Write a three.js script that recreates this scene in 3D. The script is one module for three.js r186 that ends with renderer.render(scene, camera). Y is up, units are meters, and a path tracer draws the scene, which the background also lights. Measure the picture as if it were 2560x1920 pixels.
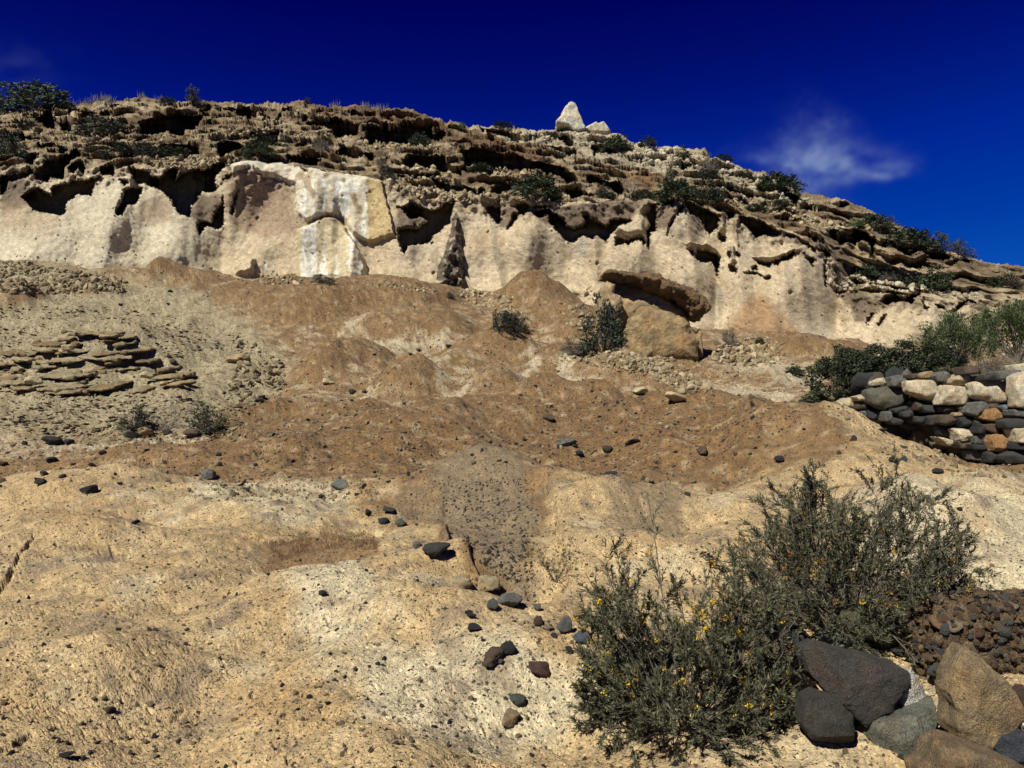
import * as THREE from 'three';
import { mergeVertices } from 'three/addons/utils/BufferGeometryUtils.js';
import { createNoise3D, createNoise2D } from 'simplex-noise';

// ---------------------------------------------------------------- camera, sky, sun, exposure
const scene = new THREE.Scene();
const F = 1862, PITCH = 3 * Math.PI / 180, EYE = 1.6;            // focal length in photo pixels (2560 x 1920)
const camera = new THREE.PerspectiveCamera(2 * Math.atan(960 / F) * 180 / Math.PI, 4 / 3, 0.1, 900);
camera.position.set(0, EYE, 0); camera.rotation.x = PITCH; scene.add(camera);
const renderer = new THREE.WebGLRenderer({ antialias: true });
renderer.toneMapping = THREE.LinearToneMapping;
const EXPOSURE = 1.55;
renderer.toneMappingExposure = EXPOSURE;
renderer.shadowMap.enabled = true;
const SUN = new THREE.Vector3(-0.38, 0.72, 0.58).normalize();
const sun = new THREE.DirectionalLight(new THREE.Color(1, 0.975, 0.93), 4.6);
sun.position.copy(SUN).multiplyScalar(120).add(new THREE.Vector3(0, 8, -30));
sun.target.position.set(0, 8, -30); scene.add(sun, sun.target);
sun.castShadow = true; sun.shadow.mapSize.set(4096, 4096);
Object.assign(sun.shadow.camera, { left: -60, right: 60, top: 50, bottom: -50, near: 1, far: 260 });

function rng(seed) { let a = (seed * 2654435761) >>> 0; return () => { a = (a + 0x6D2B79F5) | 0; let t = Math.imul(a ^ (a >>> 15), 1 | a); t = (t + Math.imul(t ^ (t >>> 7), 61 | t)) ^ t; return ((t ^ (t >>> 14)) >>> 0) / 4294967296; }; }
const n3 = createNoise3D(rng(11)), n2 = createNoise2D(rng(12));
const clamp = (x, a = 0, b = 1) => x < a ? a : x > b ? b : x, mix = (a, b, t) => a + (b - a) * t;
const sst = (a, b, x) => { const t = clamp((x - a) / (b - a)); return t * t * (3 - 2 * t); };
const fbm2 = (x, y, o = 4) => { let s = 0, a = .5; for (let i = 0; i < o; i++) { s += a * n2(x, y); x = x * 2.03 + 17.1; y = y * 2.03 - 9.3; a *= .5; } return s; };
const fbm3 = (x, y, z, o = 4) => { let s = 0, a = .5; for (let i = 0; i < o; i++) { s += a * n3(x, y, z); x = x * 2.03 + 7.1; y = y * 2.03 - 3.3; z = z * 2.03 + 5.7; a *= .5; } return s; };
const CP = Math.cos(PITCH), SP = Math.sin(PITCH);
const lin = c => { c /= 255; return c <= .04045 ? c / 12.92 : ((c + .055) / 1.055) ** 2.4; };
const alb = (r, g, b, k = 1.75) => [lin(r) / k, lin(g) / k, lin(b) / k];   // base colour of a surface that the sun shows as (r, g, b)
const colr = (r, g, b, k) => new THREE.Color().setRGB(...alb(r, g, b, k));

{ // the sky: deep polarised blue, paler low down, with one wisp of high cloud
  const W = 2048, H = 1024, d = new Float32Array(W * H * 4);
  const stops = [[0, 30, 105, 190], [8, 10, 82, 180], [12.5, 0, 60, 163], [18, 0, 38, 146], [24, 0, 17, 112], [30, 0, 3, 88], [45, 0, 0, 66], [90, 0, 0, 50]];
  for (let j = 0; j < H; j++) for (let i = 0; i < W; i++) {
    const th = ((i + .5) / W - .5) * 2 * Math.PI, el = ((j + .5) / H - .5) * Math.PI, ce = Math.cos(el);
    const x = Math.cos(th) * ce, y = Math.sin(el), z = Math.sin(th) * ce;
    let e = clamp(el * 180 / Math.PI - 2.2 * x * (z < 0 ? 1 : .5), 0, 90), k = 0; while (k < stops.length - 2 && stops[k + 1][0] < e) k++;
    const t = clamp((e - stops[k][0]) / (stops[k + 1][0] - stops[k][0]));
    let c = [1, 2, 3].map(q => lin(mix(stops[k][q], stops[k + 1][q], t)));
    const vz0 = -(y * SP * -1 + z * CP), pxs = 1280 + x / vz0 * F, pys = 960 - (y * CP + z * SP) / vz0 * F;
    if (vz0 > .3 && y > 0 && ((pxs > 1650 && pxs < 2560 && pys > 180 && pys < 640) || (pxs > -500 && pxs < 400 && pys > 0 && pys < 320))) {
      const vz = -(y * SP * -1 + z * CP), vy = (y * CP + z * SP) / vz, vx = x / vz, px = 1280 + vx * F, py = 960 - vy * F;
      const wob = fbm2(px * .012, py * .02, 4) * 22, f = fbm2(px * .006 + 3, py * .012 + 7, 5);
      const ax = px + wob, ay = py + wob * .6;
      const s = ((ax - 1985) * .62 - (ay - 470) * .78) / 190, q = ((ax - 1985) * .78 + (ay - 470) * .62) / 75;   // along and across the plume
      const st = fbm2(s * 1.3 + 5, q * 5, 4); let m = (.46 + .4 * st) * Math.exp(-q * q * (1.1 - .25 * clamp(s, -1, 1.4))) * sst(-.7, .15, s) * sst(1.35, .4, s);
      m += .34 * Math.exp(-(((ay - 392 - f * 40) / 30) ** 2)) * sst(1760, 2030, ax) * sst(2330, 2120, ax) * (.7 + f);
      m += .26 * Math.exp(-(((ay - 425 - (ax - 2200) * -.12 - f * 24) / 26) ** 2)) * sst(2080, 2180, ax) * sst(2330, 2200, ax) * (.6 + f);
      m += .05 * Math.exp(-(((ax - 20) / 110) ** 2) - ((ay - 170) / 60) ** 2) * (.8 + f);
      m = clamp(m * (.8 + .7 * f), 0, .8);
      c = c.map((v, q2) => mix(v, lin([126, 146, 190][q2]), m));
    }
    const o = (j * W + i) * 4; d[o] = c[0] / EXPOSURE; d[o + 1] = c[1] / EXPOSURE; d[o + 2] = c[2] / EXPOSURE; d[o + 3] = 1;
  }
  const t = new THREE.DataTexture(d, W, H, THREE.RGBAFormat, THREE.FloatType);
  t.mapping = THREE.EquirectangularReflectionMapping; t.magFilter = t.minFilter = THREE.LinearFilter; t.wrapS = THREE.RepeatWrapping; t.colorSpace = THREE.LinearSRGBColorSpace; t.needsUpdate = true;
  scene.background = t; scene.environment = t;
}

// ---------------------------------------------------------------- helpers
const ray = (px, py) => { const vx = (px - 1280) / F, vy = (960 - py) / F; return [vx, vy * CP + SP, vy * SP - CP]; };
const at = (px, py, zd) => { const r = ray(px, py); return new THREE.Vector3(r[0] * zd, EYE + r[1] * zd, r[2] * zd); };
const atD = (px, py, D) => { const r = ray(px, py); return at(px, py, D / -r[2]); };      // by horizontal distance
const rowOf = (y, D) => { const t = (y - EYE) / D; const vy = (t * CP - SP) / (CP + t * SP); return 960 - vy * F; };
const counts = {};
function numbered(n) { const k = counts[n] = (counts[n] ?? -1) + 1; return k ? `${n}_${String(k).padStart(3, '0')}` : n; }
function tag(o, label, category, group, kind) { if (label) o.userData.label = label; if (category) o.userData.category = category; if (group) o.userData.group = group; if (kind) o.userData.kind = kind; return o; }
function mesh(name, g, m, parent) { const o = new THREE.Mesh(g, m); o.name = parent === scene ? numbered(name) : name; o.castShadow = o.receiveShadow = true; parent?.add(o); return o; }
function grp(name, p, parent = scene) { const o = new THREE.Group(); o.name = numbered(name); if (p) o.position.copy(p); parent.add(o); return o; }
function geo(pos, idx, uv, col) { const g = new THREE.BufferGeometry(); g.setAttribute('position', new THREE.BufferAttribute(pos instanceof Float32Array ? pos : new Float32Array(pos), 3)); if (uv) g.setAttribute('uv', new THREE.BufferAttribute(new Float32Array(uv), 2)); if (col) g.setAttribute('color', new THREE.BufferAttribute(col instanceof Float32Array ? col : new Float32Array(col), 3)); if (idx) g.setIndex(new THREE.BufferAttribute(idx instanceof Uint32Array ? idx : new Uint32Array(idx), 1)); return g; }
function boxUV(g, s = 1) {   // non-indexed copy, each face mapped in metres along its main axis
  g.computeVertexNormals(); g = g.toNonIndexed(); const p = g.attributes.position, uv = new Float32Array(p.count * 2), a = new THREE.Vector3(), b = new THREE.Vector3(), c = new THREE.Vector3();
  for (let i = 0; i < p.count; i += 3) {
    a.fromBufferAttribute(p, i); b.fromBufferAttribute(p, i + 1).sub(a); c.fromBufferAttribute(p, i + 2).sub(a); b.cross(c);
    const x = Math.abs(b.x), y = Math.abs(b.y), z = Math.abs(b.z), m = y >= x && y >= z ? 1 : x >= z ? 0 : 2;
    for (let k = 0; k < 3; k++) { a.fromBufferAttribute(p, i + k); uv[(i + k) * 2] = (m === 0 ? a.z : a.x) * s; uv[(i + k) * 2 + 1] = (m === 1 ? a.z : a.y) * s; }
  }
  g.setAttribute('uv', new THREE.BufferAttribute(uv, 2)); return g;
}
function pts(str, ox = 0, oy = 0, s = 1) { const a = Array.isArray(str) ? str : str.trim().split(/[ ,]+/).map(Number), r = []; for (let i = 0; i < a.length; i += 2) r.push([ox + a[i] / s, oy + a[i + 1] / s]); return r; }
function polySD(P, x, y) {   // signed distance to a polygon, positive inside
  let d = 1e9, inside = false;
  for (let i = 0, j = P.length - 1; i < P.length; j = i++) {
    const xi = P[i][0], yi = P[i][1], xj = P[j][0], yj = P[j][1], ex = xj - xi, ey = yj - yi, wx = x - xi, wy = y - yi;
    const t = clamp((wx * ex + wy * ey) / (ex * ex + ey * ey || 1)), bx = wx - ex * t, by = wy - ey * t; d = Math.min(d, bx * bx + by * by);
    if ((yi > y) !== (yj > y) && x < (xj - xi) * (y - yi) / (yj - yi) + xi) inside = !inside;
  }
  d = Math.sqrt(d); return inside ? d : -d;
}
const bbox = P => { let a = 1e9, b = 1e9, c = -1e9, d = -1e9; for (const [x, y] of P) { a = Math.min(a, x); b = Math.min(b, y); c = Math.max(c, x); d = Math.max(d, y); } return [a, b, c, d]; };
function lineAt(L, x) { if (x <= L[0][0]) return L[0][1]; for (let i = 1; i < L.length; i++) if (x <= L[i][0]) return mix(L[i - 1][1], L[i][1], (x - L[i - 1][0]) / (L[i][0] - L[i - 1][0])); return L[L.length - 1][1]; }

// ---------------------------------------------------------------- materials
function grainTexture(seed, size, px, specks) {   // tiling mineral grain: colour (multiplies the surface's own) and height
  const r = rng(seed), N = size, col = new Uint8Array(N * N * 4), hgt = new Uint8Array(N * N * 4), h = new Float32Array(N * N), c = new Float32Array(N * N).fill(1);
  const lattice = (n) => { const L = new Float32Array(n * n).map(() => r() * 2 - 1); return (x, y) => { x *= n / N; y *= n / N; const i = Math.floor(x), j = Math.floor(y), u = x - i, v = y - j, a = u * u * (3 - 2 * u), b = v * v * (3 - 2 * v), g = (p, q) => L[((q % n + n) % n) * n + (p % n + n) % n]; return mix(mix(g(i, j), g(i + 1, j), a), mix(g(i, j + 1), g(i + 1, j + 1), a), b); }; };
  const oct = [N / 64, N / 24, N / 10, N / 4, N / 2].map(n => lattice(Math.round(n))), amp = [.18, .3, .5, .6, .45];
  for (let j = 0; j < N; j++) for (let i = 0; i < N; i++) { let s = 0; oct.forEach((o, k) => s += amp[k] * o(i, j)); h[j * N + i] = s; c[j * N + i] = 1 + .17 * s; }
  for (const [n, r0, r1, tone, up] of specks) for (let k = 0; k < n; k++) {
    const cx = r() * N, cy = r() * N, R = mix(r0, r1, r() ** 2), an = r() * 3.14, el = .5 + r() * .5, ca = Math.cos(an), sa = Math.sin(an), tn = tone * (.8 + .4 * r());
    for (let y = -Math.ceil(R); y <= R; y++) for (let x = -Math.ceil(R); x <= R; x++) {
      const u = (x * ca + y * sa) / R, v = (-x * sa + y * ca) / (R * el), q = u * u + v * v; if (q > 1) continue;
      const o = ((Math.floor(cy + y) % N + N) % N) * N + (Math.floor(cx + x) % N + N) % N, w = sst(1, .55, q); c[o] = mix(c[o], tn, w); h[o] += up * w;
    }
  }
  for (let k = 0; k < N * N; k++) { const v = clamp(c[k] * 205, 0, 255), g = clamp(118 + h[k] * 52, 0, 255); col[k * 4] = v; col[k * 4 + 1] = v; col[k * 4 + 2] = v; col[k * 4 + 3] = 255; hgt[k * 4] = hgt[k * 4 + 1] = hgt[k * 4 + 2] = g; hgt[k * 4 + 3] = 255; }
  const mk = (d, srgb) => { const t = new THREE.DataTexture(d, N, N, THREE.RGBAFormat); t.wrapS = t.wrapT = THREE.RepeatWrapping; t.magFilter = THREE.LinearFilter; t.minFilter = THREE.LinearMipmapLinearFilter; t.generateMipmaps = true; if (srgb) t.colorSpace = THREE.SRGBColorSpace; t.needsUpdate = true; return t; };
  return [mk(col, true), mk(hgt, false)];
}
const GB = 1 / .60;                                              // the grain maps average about 0.6 linear
const [gravelMap, gravelBump] = grainTexture(5, 1024, 1, [[5200, 1.5, 5, .72, -.7], [2600, 1.5, 6, .34, .5], [1200, 1.5, 6, 1.28, .6], [220, 5, 12, .42, .8]]);
const [tuffMap, tuffBump] = grainTexture(6, 1024, 1, [[1500, 1, 2.5, .75, -.8], [160, 1.5, 4, .6, -1], [700, 1, 3, 1.15, .4]]);
const [stoneMap, stoneBump] = grainTexture(7, 512, 1, [[1500, 1, 3.4, .6, -1], [700, 1, 3, 1.3, .5], [60, 3, 8, .7, -.7]]);
const rep = (t, s) => { const c = t.clone(); c.repeat.set(s, s); c.needsUpdate = true; return c; };
function mat(map, bump, bs, o = {}) { return new THREE.MeshStandardMaterial({ map, bumpMap: bump, bumpScale: bs, roughness: .95, ...o }); }
const groundMat = mat(gravelMap, gravelBump, .013, { vertexColors: true });      // uv: 1 = 1.4 m
const slopeMat = mat(rep(gravelMap, .32), rep(gravelBump, .32), .04, { vertexColors: true });   // the same grain, coarser: one tile is 4.4 m
const cliffMat = mat(tuffMap, tuffBump, .10, { vertexColors: true });            // uv: 1 = 5 m
const stoneMats = new Map();
function stone(r, g, b, rep2 = 2, bs = .012, k = 1.75) { const key = [r, g, b, rep2, bs].join(); if (!stoneMats.has(key)) { const c = colr(r, g, b, k).multiplyScalar(GB); stoneMats.set(key, mat(rep(stoneMap, rep2), rep(stoneBump, rep2), bs, { color: c, roughness: .9, vertexColors: true })); } return stoneMats.get(key); }

// ---------------------------------------------------------------- the ground
const GD = [-40, 0, 3, 5, 9, 12, 20, 30, 44, 60];
const GC = [-700, 0, 640, 1280, 1700, 1920, 2080, 2240, 2400, 2560, 3260];
const GR = {   // the row on which the plain slope stands at each distance (3 5 9 12 20 30 44 m), column by column
  0: [1920, 1510, 1275, 1160, 1000, 815, 610], 1: [1920, 1505, 1270, 1155, 1005, 830, 652], 2: [1920, 1500, 1250, 1150, 1005, 850, 697], 3: [1920, 1500, 1235, 1140, 1000, 860, 735],
  4: [1920, 1500, 1225, 1110, 995, 885, 805], 5: [1920, 1495, 1200, 1075, 985, 895, 840], 6: [1920, 1490, 1180, 1050, 980, 905, 852], 7: [1920, 1485, 1180, 1085, 985, 910, 860],
  8: [1920, 1480, 1185, 1125, 990, 915, 866], 9: [1920, 1475, 1185, 1125, 995, 915, 866], 10: [1920, 1470, 1180, 1115, 990, 915, 878] };
const GH = GC.map((px, c) => { const h = GR[c].map((r, k) => { const p = atD(px, r, GD[k + 2]); return p.y; }); const a = [-.6, -.02, ...h, h[6] + 1]; const n = a.length, m = []; for (let i = 0; i < n; i++) { const s0 = i ? (a[i] - a[i - 1]) / (GD[i] - GD[i - 1]) : null, s1 = i < n - 1 ? (a[i + 1] - a[i]) / (GD[i + 1] - GD[i]) : null; m.push(s0 === null ? s1 : s1 === null ? s0 : s0 * s1 <= 0 ? 0 : 2 * s0 * s1 / (s0 + s1)); } return { a, m }; });
function colH(c, D) { const { a, m } = GH[c]; let k = 0; while (k < GD.length - 2 && D > GD[k + 1]) k++; const h = GD[k + 1] - GD[k], t = clamp((D - GD[k]) / h), t2 = t * t, t3 = t2 * t; return (2 * t3 - 3 * t2 + 1) * a[k] + (t3 - 2 * t2 + t) * h * m[k] + (-2 * t3 + 3 * t2) * a[k + 1] + (t3 - t2) * h * m[k + 1]; }
function plainH(x, D) { const px = clamp(1280 + F * x / Math.max(D, 3), -700, 3260); let c = 0; while (c < GC.length - 2 && px > GC[c + 1]) c++; const t = (px - GC[c]) / (GC[c + 1] - GC[c]), s = t * t * (3 - 2 * t); return mix(colH(c, D), colH(c + 1, D), mix(t, s, .7)); }
function plainHit(px, row) { let lo = 2.2, hi = 46; for (let k = 0; k < 44; k++) { const m = (lo + hi) / 2, x = (px - 1280) / F * m; if (rowOf(plainH(x, m), m) > row) lo = m; else hi = m; } return lo; }
// mounds and hollows: column, row, half width (px), half depth (m), height (m), how much brown soil lies on it
const MOUNDS = [[870, 768, 250, 4.2, .95, 1], [1030, 752, 140, 3.2, .6, 1], [1345, 755, 105, 2.2, 1.6, 1], [1410, 805, 90, 2.4, .8, 1], [1500, 850, 110, 2, .8, 1], [1630, 890, 130, 2, .6, 1], [395, 702, 44, 1.1, 1.05, 1], [480, 706, 62, 1.3, .75, 1], [235, 722, 70, 1.1, .55, 1], [35, 765, 60, 1.4, 1, 1], [620, 745, 110, 2.2, .5, 1], [250, 905, 210, 3, 1.15, 0],
  [1050, 838, 146.2, 1.8, 0.85, 1], [880, 905, 111.8, 1.5, 0.78, 1], [1020, 962, 81.7, 1.3, 0.93, 1], [1240, 975, 68.8, 1.2, 0.78, 1], [1390, 905, 64.5, 1.1, 0.78, 1], [1530, 950, 111.8, 1.6, 1.01, 1], [800, 935, 73.1, 1.2, 0.7, 1], [1240, 880, 94.6, 1.5, 0.85, 1], [1380, 1000, 129, 1.4, 0.62, 1], [760, 800, 111.8, 1.8, 0.62, 1], [2060, 884, 130, 2.2, .5, 1], [1950, 866, 90, 1.6, .45, 1], [1180, 1060, 260, 1.6, .3, 1], [1700, 1040, 240, 1.8, .35, 1], [900, 1090, 260, 1.5, .28, 1], [1950, 1080, 230, 1.8, .3, .8],
  [300, 1150, 380, 1, .22, 1], [150, 1260, 200, .9, .24, 0], [640, 1255, 230, .7, .14, 0], [720, 1450, 170, .5, .15, 0], [800, 1375, 150, .3, -.17, 0], [1230, 1210, 190, .7, .32, 0], [1260, 1450, 140, .32, -.2, 0], [300, 1640, 300, .5, .07, 0], [900, 1700, 260, .4, -.06, 0], [1500, 1250, 160, .6, .2, 0], [2300, 1350, 220, .7, .14, 0]].map(([px, row, w, dz, h, br]) => { const D = plainHit(px, row); return { x: (px - 1280) / F * D, D, w: w / F * D, dz, h, br }; });
function mounds(x, D) { let s = 0, b = 0; for (const m of MOUNDS) { const u = (x - m.x) / m.w, v = (D - m.D) / m.dz, q = u * u + v * v; if (q > 7) continue; const e = Math.exp(-(q ** 1.25) * 1.1); s += m.h * e; if (m.br) b = Math.max(b, m.br * e); } return [s, b]; }
const CUTS = [[.09, 8, '1095,1265,1108,1285,1135,1360,1180,1430,1240,1452,1345,1478,1420,1440,1400,1300,1360,1215,1250,1205,1130,1215'], [.06, 3, '-40,1472,0,1458,40,1434,97,1384,100,1389,42,1441,0,1468,-40,1486']].map(([d, w, q]) => { const P = pts(q); return { d, w, P, b: bbox(P) }; });   // little scarps cut into the foreground tuff
function groundH(x, D, fine = true) {
  let h = plainH(x, D) + mounds(x, D)[0]; const far = sst(3, 20, D);
  h += fbm2(x * .22 + 4, D * .22, 3) * mix(.3, .5, far) + n2(x * .5 + 9, D * .75) * .11 * (1 - far) + fbm2(x * .9, D * .9 + 8, 3) * mix(.05, .09, far);
  if (D > 5 && D < 10) { const row = rowOf(plainH(x, D), D), px = 1280 + F * x / D + n2(x * 6, D * 6) * 4; for (const c of CUTS) if (px > c.b[0] && px < c.b[2] && row > c.b[1] && row < c.b[3]) { const d = polySD(c.P, px, row); if (d > 0) h -= c.d * sst(0, c.w, d) * (c.d > .08 ? sst(c.b[1], c.b[1] + 90, row) : 1); } }
  if (fine && D > 1 && D < 46) {
    const b = n2(x * 5.1, D * 5.1), c = n2(x * 13, D * 13 + 5);
    h += fbm2(x * 2.6, D * 2.6, 2) * mix(.02, .045, sst(5, 14, D)) + (b * .004 + c * .0025) * sst(20, 10, D) + .02 * n2(x * 4.5, D * 3.2) * sst(10, 20, D);
    if (D < 16) { const w = n2(x * 3, D * 3) * .12, p = n2(x * 17 + 3, (D + w) * 26), q = n2(x * 6.1 + 31, (D + w) * 9.5), r = n2(x * 33, (D + w) * 44 + 7); h -= (sst(.55, .74, p) * .009 + sst(.76, .86, q) * .018 + sst(.5, .75, r) * .006 * sst(7, 4, D)) * sst(16, 9, D); }
  }
  return h;
}
function groundHit(px, row) { // first place where the view ray meets the built ground
  let prev = 2.3, dp = 1; for (let D = 2.3; D < 45; D *= 1.006) { const p = atD(px, row, D), d = p.y - groundH(p.x, D, false); if (d < 0) { const t = dp / (dp - d), Dm = mix(prev, D, t), q = atD(px, row, Dm); q.y = groundH(q.x, Dm); return q; } prev = D; dp = d; } return null;
}
// soil and rock colours, laid out by outlines on the plain slope (photo pixels of the slope itself)
const C = { brown: [146, 114, 71], brown2: [133, 101, 58], pale: [200, 182, 145], olive: [172, 157, 119], tan: [204, 175, 124], cream: [218, 200, 158], ochre: [192, 156, 102], grey: [144, 124, 92], bank: [130, 100, 62] };
const gpaint = [
  ['olive', 30, -700,640,0,648,330,700,520,742,640,830,730,930,650,1010,700,1060,560,1085,0,1100,-700,1100],
  ['pale', 5, 1340,880,1365,890,1325,945,1290,975,1205,985,1120,992,1060,940,1075,935,1130,975,1200,968,1290,950],
  ['pale', 5, 1405,905,1520,915,1720,960,1560,962,1470,975,1370,975,1300,1000,1290,985,1370,960],
  ['pale', 4, 850,842,1000,805,1070,802,1000,815,900,845,850,852], ['pale', 4, 870,868,960,862,1130,858,1120,868,980,880,860,895], ['pale', 4, 1030,905,1110,908,1080,925],
  ['pale', 4, 880,775,960,770,940,780,890,786], ['pale', 5, 660,1010,860,990,900,1000,700,1040], ['pale', 4, 1000,1105,1130,1110,1110,1122,990,1118], ['pale', 5, 1740,935,1950,990,2060,1030,1900,1010,1780,985], ['pale', 6, 1780,905,1880,880,2060,940,2060,1000,1930,960], ['pale', 5, 1480,905,1600,905,1740,950,1600,960],
  ['pale', 6, -700,1105,200,1105,700,1085,980,1110,980,1116,600,1104,200,1120,-700,1125], ['pale', 5, 560,1040,760,1030,850,1045,800,1060,600,1060],
  ['brown2', 16, 560,1010,1900,1000,1900,1180,1500,1180,1300,1160,900,1180,500,1170],
  ['tan', 20, -700,1240,60,1240,150,1218,560,1205,700,1196,870,1228,980,1280,1090,1290,1130,1360,1180,1440,1300,1470,1350,1400,1380,1230,1500,1210,1700,1190,1900,1175,2200,1150,2560,1190,3260,1190,3260,2600,-700,2600],
  ['tan', 8, 2020,1040,2200,1060,2420,1170,2250,1165,2120,1140],
  ['cream', 18, 2050,1230,2600,1200,3200,1230,3200,1540,2300,1520,2150,1400], ['cream', 16, 480,1200,860,1192,880,1262,700,1295,480,1265],
  ['grey', 20, 1085,1192,1200,1186,1310,1196,1345,1290,1322,1390,1330,1462,1240,1440,1145,1365,1108,1285,1000,1258,1010,1240,1080,1245], ['grey', 14, 1500,1200,1690,1205,1700,1330,1580,1350,1520,1290],
  ['bank', 16, 650,1355,760,1325,935,1325,948,1378,800,1372,700,1402], ['ochre', 26, 560,1620,760,1600,840,1700,720,1760,600,1740], ['ochre', 26, 60,1280,280,1270,400,1330,260,1380,60,1350], ['ochre', 24, 820,1560,980,1540,1000,1600,860,1620], ['cream', 26, 760,1400,900,1410,960,1560,820,1600,720,1480], ['cream', 30, 900,1600,1300,1560,1450,1700,1200,1800,900,1750], ['grey', 20, 120,1510,280,1500,480,1560,330,1585,150,1545]
].map(([c, f, ...p]) => { const P = pts(p); return { c: C[c], f, P, b: bbox(P) }; });
function groundColour(x, D, br) {
  const row = rowOf(plainH(x, D), D), px = 1280 + F * x / Math.max(D, 3), w = D > 14 ? 16 : 26, s = D > 14 ? .7 : 1.6;
  const wx = px + fbm2(x * s, D * s, 4) * w * 1.5 + n2(x * 5, D * 7) * w * .25, wy = row + fbm2(x * s + 40, D * s + 9, 4) * w * .9 + n2(x * 5 + 7, D * 7) * w * .2;
  let c = [...C.brown], gm = 0; const put = (k, t) => { for (let i = 0; i < 3; i++) c[i] = mix(c[i], k[i], t); };
  put(C.brown2, .5 * sst(-.3, .5, fbm2(x * .25, D * .25 + 30, 3)));
  if (D > 12) put(C.pale, .8 * sst(.0, .34, fbm2(x * .5 + 11, D * 1.3, 5)) * sst(.5, .12, br));
  for (const q of gpaint) { if (wx < q.b[0] - q.f || wx > q.b[2] + q.f || wy < q.b[1] - q.f || wy > q.b[3] + q.f) continue; const cov = sst(-q.f, q.f, polySD(q.P, wx, wy)); if (q.c === C.grey || q.c === C.bank) gm = Math.max(gm, cov); put(q.c, cov * (q.c === C.ochre || q.c === C.grey && q.P[0][0] !== 1085 ? .6 : q.c === C.bank ? .8 : 1)); }
  if (D > 12) { const k = sst(.3, .55, br); put(mixc(C.brown, C.brown2, sst(-.3, .4, n2(x * .3, D * .3))), k * (px < 520 ? .9 : .75)); }
  if (D < 13 && row > 1200 && gm < .5) { put(C.ochre, .42 * sst(.1, .5, fbm2(x * .9 + 70, D * .9, 4))); put(C.cream, .65 * sst(.05, .5, fbm2(x * .8 + 20, D * .8 + 60, 4))); put([150, 130, 102], .6 * sst(.18, .5, fbm2(x * 1.4 + 90, D * 1.4 + 60, 4))); }
  if (D > 8 && row < 1230 && gm < .5) { put(C.pale, .5 * sst(.12, .42, fbm2(x * 1.5 + 50, D * 3.2, 4))); put([112, 84, 50], .4 * sst(.15, .45, fbm2(x * 1.1 + 5, D * 2 + 70, 4))); }
  const v = 1 + .16 * fbm2(x * 4, D * 4, 3) + .10 * fbm2(x * 14, D * 14, 2);
  return c.map(q => q * clamp(v, .7, 1.25));
}
function mixc(a, b, t) { return a.map((v, i) => mix(v, b[i], t)); }
{
  const cols = []; for (let p = -9000; p < -700; p += 600) cols.push(p); for (let p = -700; p < -24; p += 26) cols.push(p); for (let p = -24; p <= 2584; p += 4) cols.push(p); for (let p = 2600; p < 3260; p += 26) cols.push(p); for (let p = 3260; p < 11600; p += 600) cols.push(p);
  const rows = [-40, -25, -14, -8, -5, -3, -1.5, -.4, .5, 1.2, 1.8, 2.2]; { let D = 2.4; while (D < 44) { rows.push(D); D += Math.max(.008, D < 9 ? D * D * 2.25 / F / (1.25 + .045 * D) : mix(.055, .14, sst(9, 14, D)) + .0038 * Math.max(0, D - 14)); } rows.push(45, 47, 52, 60); }
  const gr = rng(77), nx = cols.length, ny = rows.length, pos = new Float32Array(nx * ny * 3), col = new Float32Array(nx * ny * 3), uv = new Float32Array(nx * ny * 2), idx = new Uint32Array((nx - 1) * (ny - 1) * 6);
  for (let j = 0; j < ny; j++) for (let i = 0; i < nx; i++) {
    const D = rows[j], x = (cols[i] - 1280) / F * Math.max(D, 3), o = j * nx + i, inner = cols[i] > -720 && cols[i] < 3280;
    const jr = gr() - .5, jc = gr() - .5; pos[o * 3] = x; pos[o * 3 + 1] = groundH(x, D, inner) + jr * (inner ? mix(.001, .014, sst(6, 30, D)) : 0); pos[o * 3 + 2] = -D; uv[o * 2] = x / 1.4; uv[o * 2 + 1] = D / 1.4;
    const c = groundColour(x, D, mounds(x, D)[1]); for (let k = 0; k < 3; k++) col[o * 3 + k] = lin(c[k]) / 1.86 * GB * (1 + jc * .16);
  }
  let q = 0, half = 0; const jm = rows.findIndex(D => D > 10.5); for (let j = 0; j < ny - 1; j++) { if (j === jm) half = q; for (let i = 0; i < nx - 1; i++) { const a = j * nx + i; idx[q++] = a; idx[q++] = a + 1; idx[q++] = a + nx; idx[q++] = a + 1; idx[q++] = a + nx + 1; idx[q++] = a + nx; } }
  const g = geo(pos, idx, uv, col); g.computeVertexNormals(); const part = (name, j0, j1, i0, i1, m, l) => { const k = new THREE.BufferGeometry(); for (const [n, w] of [['position', 3], ['normal', 3], ['color', 3], ['uv', 2]]) k.setAttribute(n, new THREE.BufferAttribute(g.attributes[n].array.slice(j0 * nx * w, j1 * nx * w), w)); k.setIndex(new THREE.BufferAttribute(idx.slice(i0, i1).map(v => v - j0 * nx), 1)); tag(mesh(name, k, m, scene), l, 'ground', null, 'structure'); };
  part('ground', 0, jm + 1, 0, half, groundMat, 'pale tan pitted ground in the foreground'); part('slope', jm, ny, half, q, slopeMat, 'brown mounded slope rising to the cliff'); console.log('ground', nx, ny);
}

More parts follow.
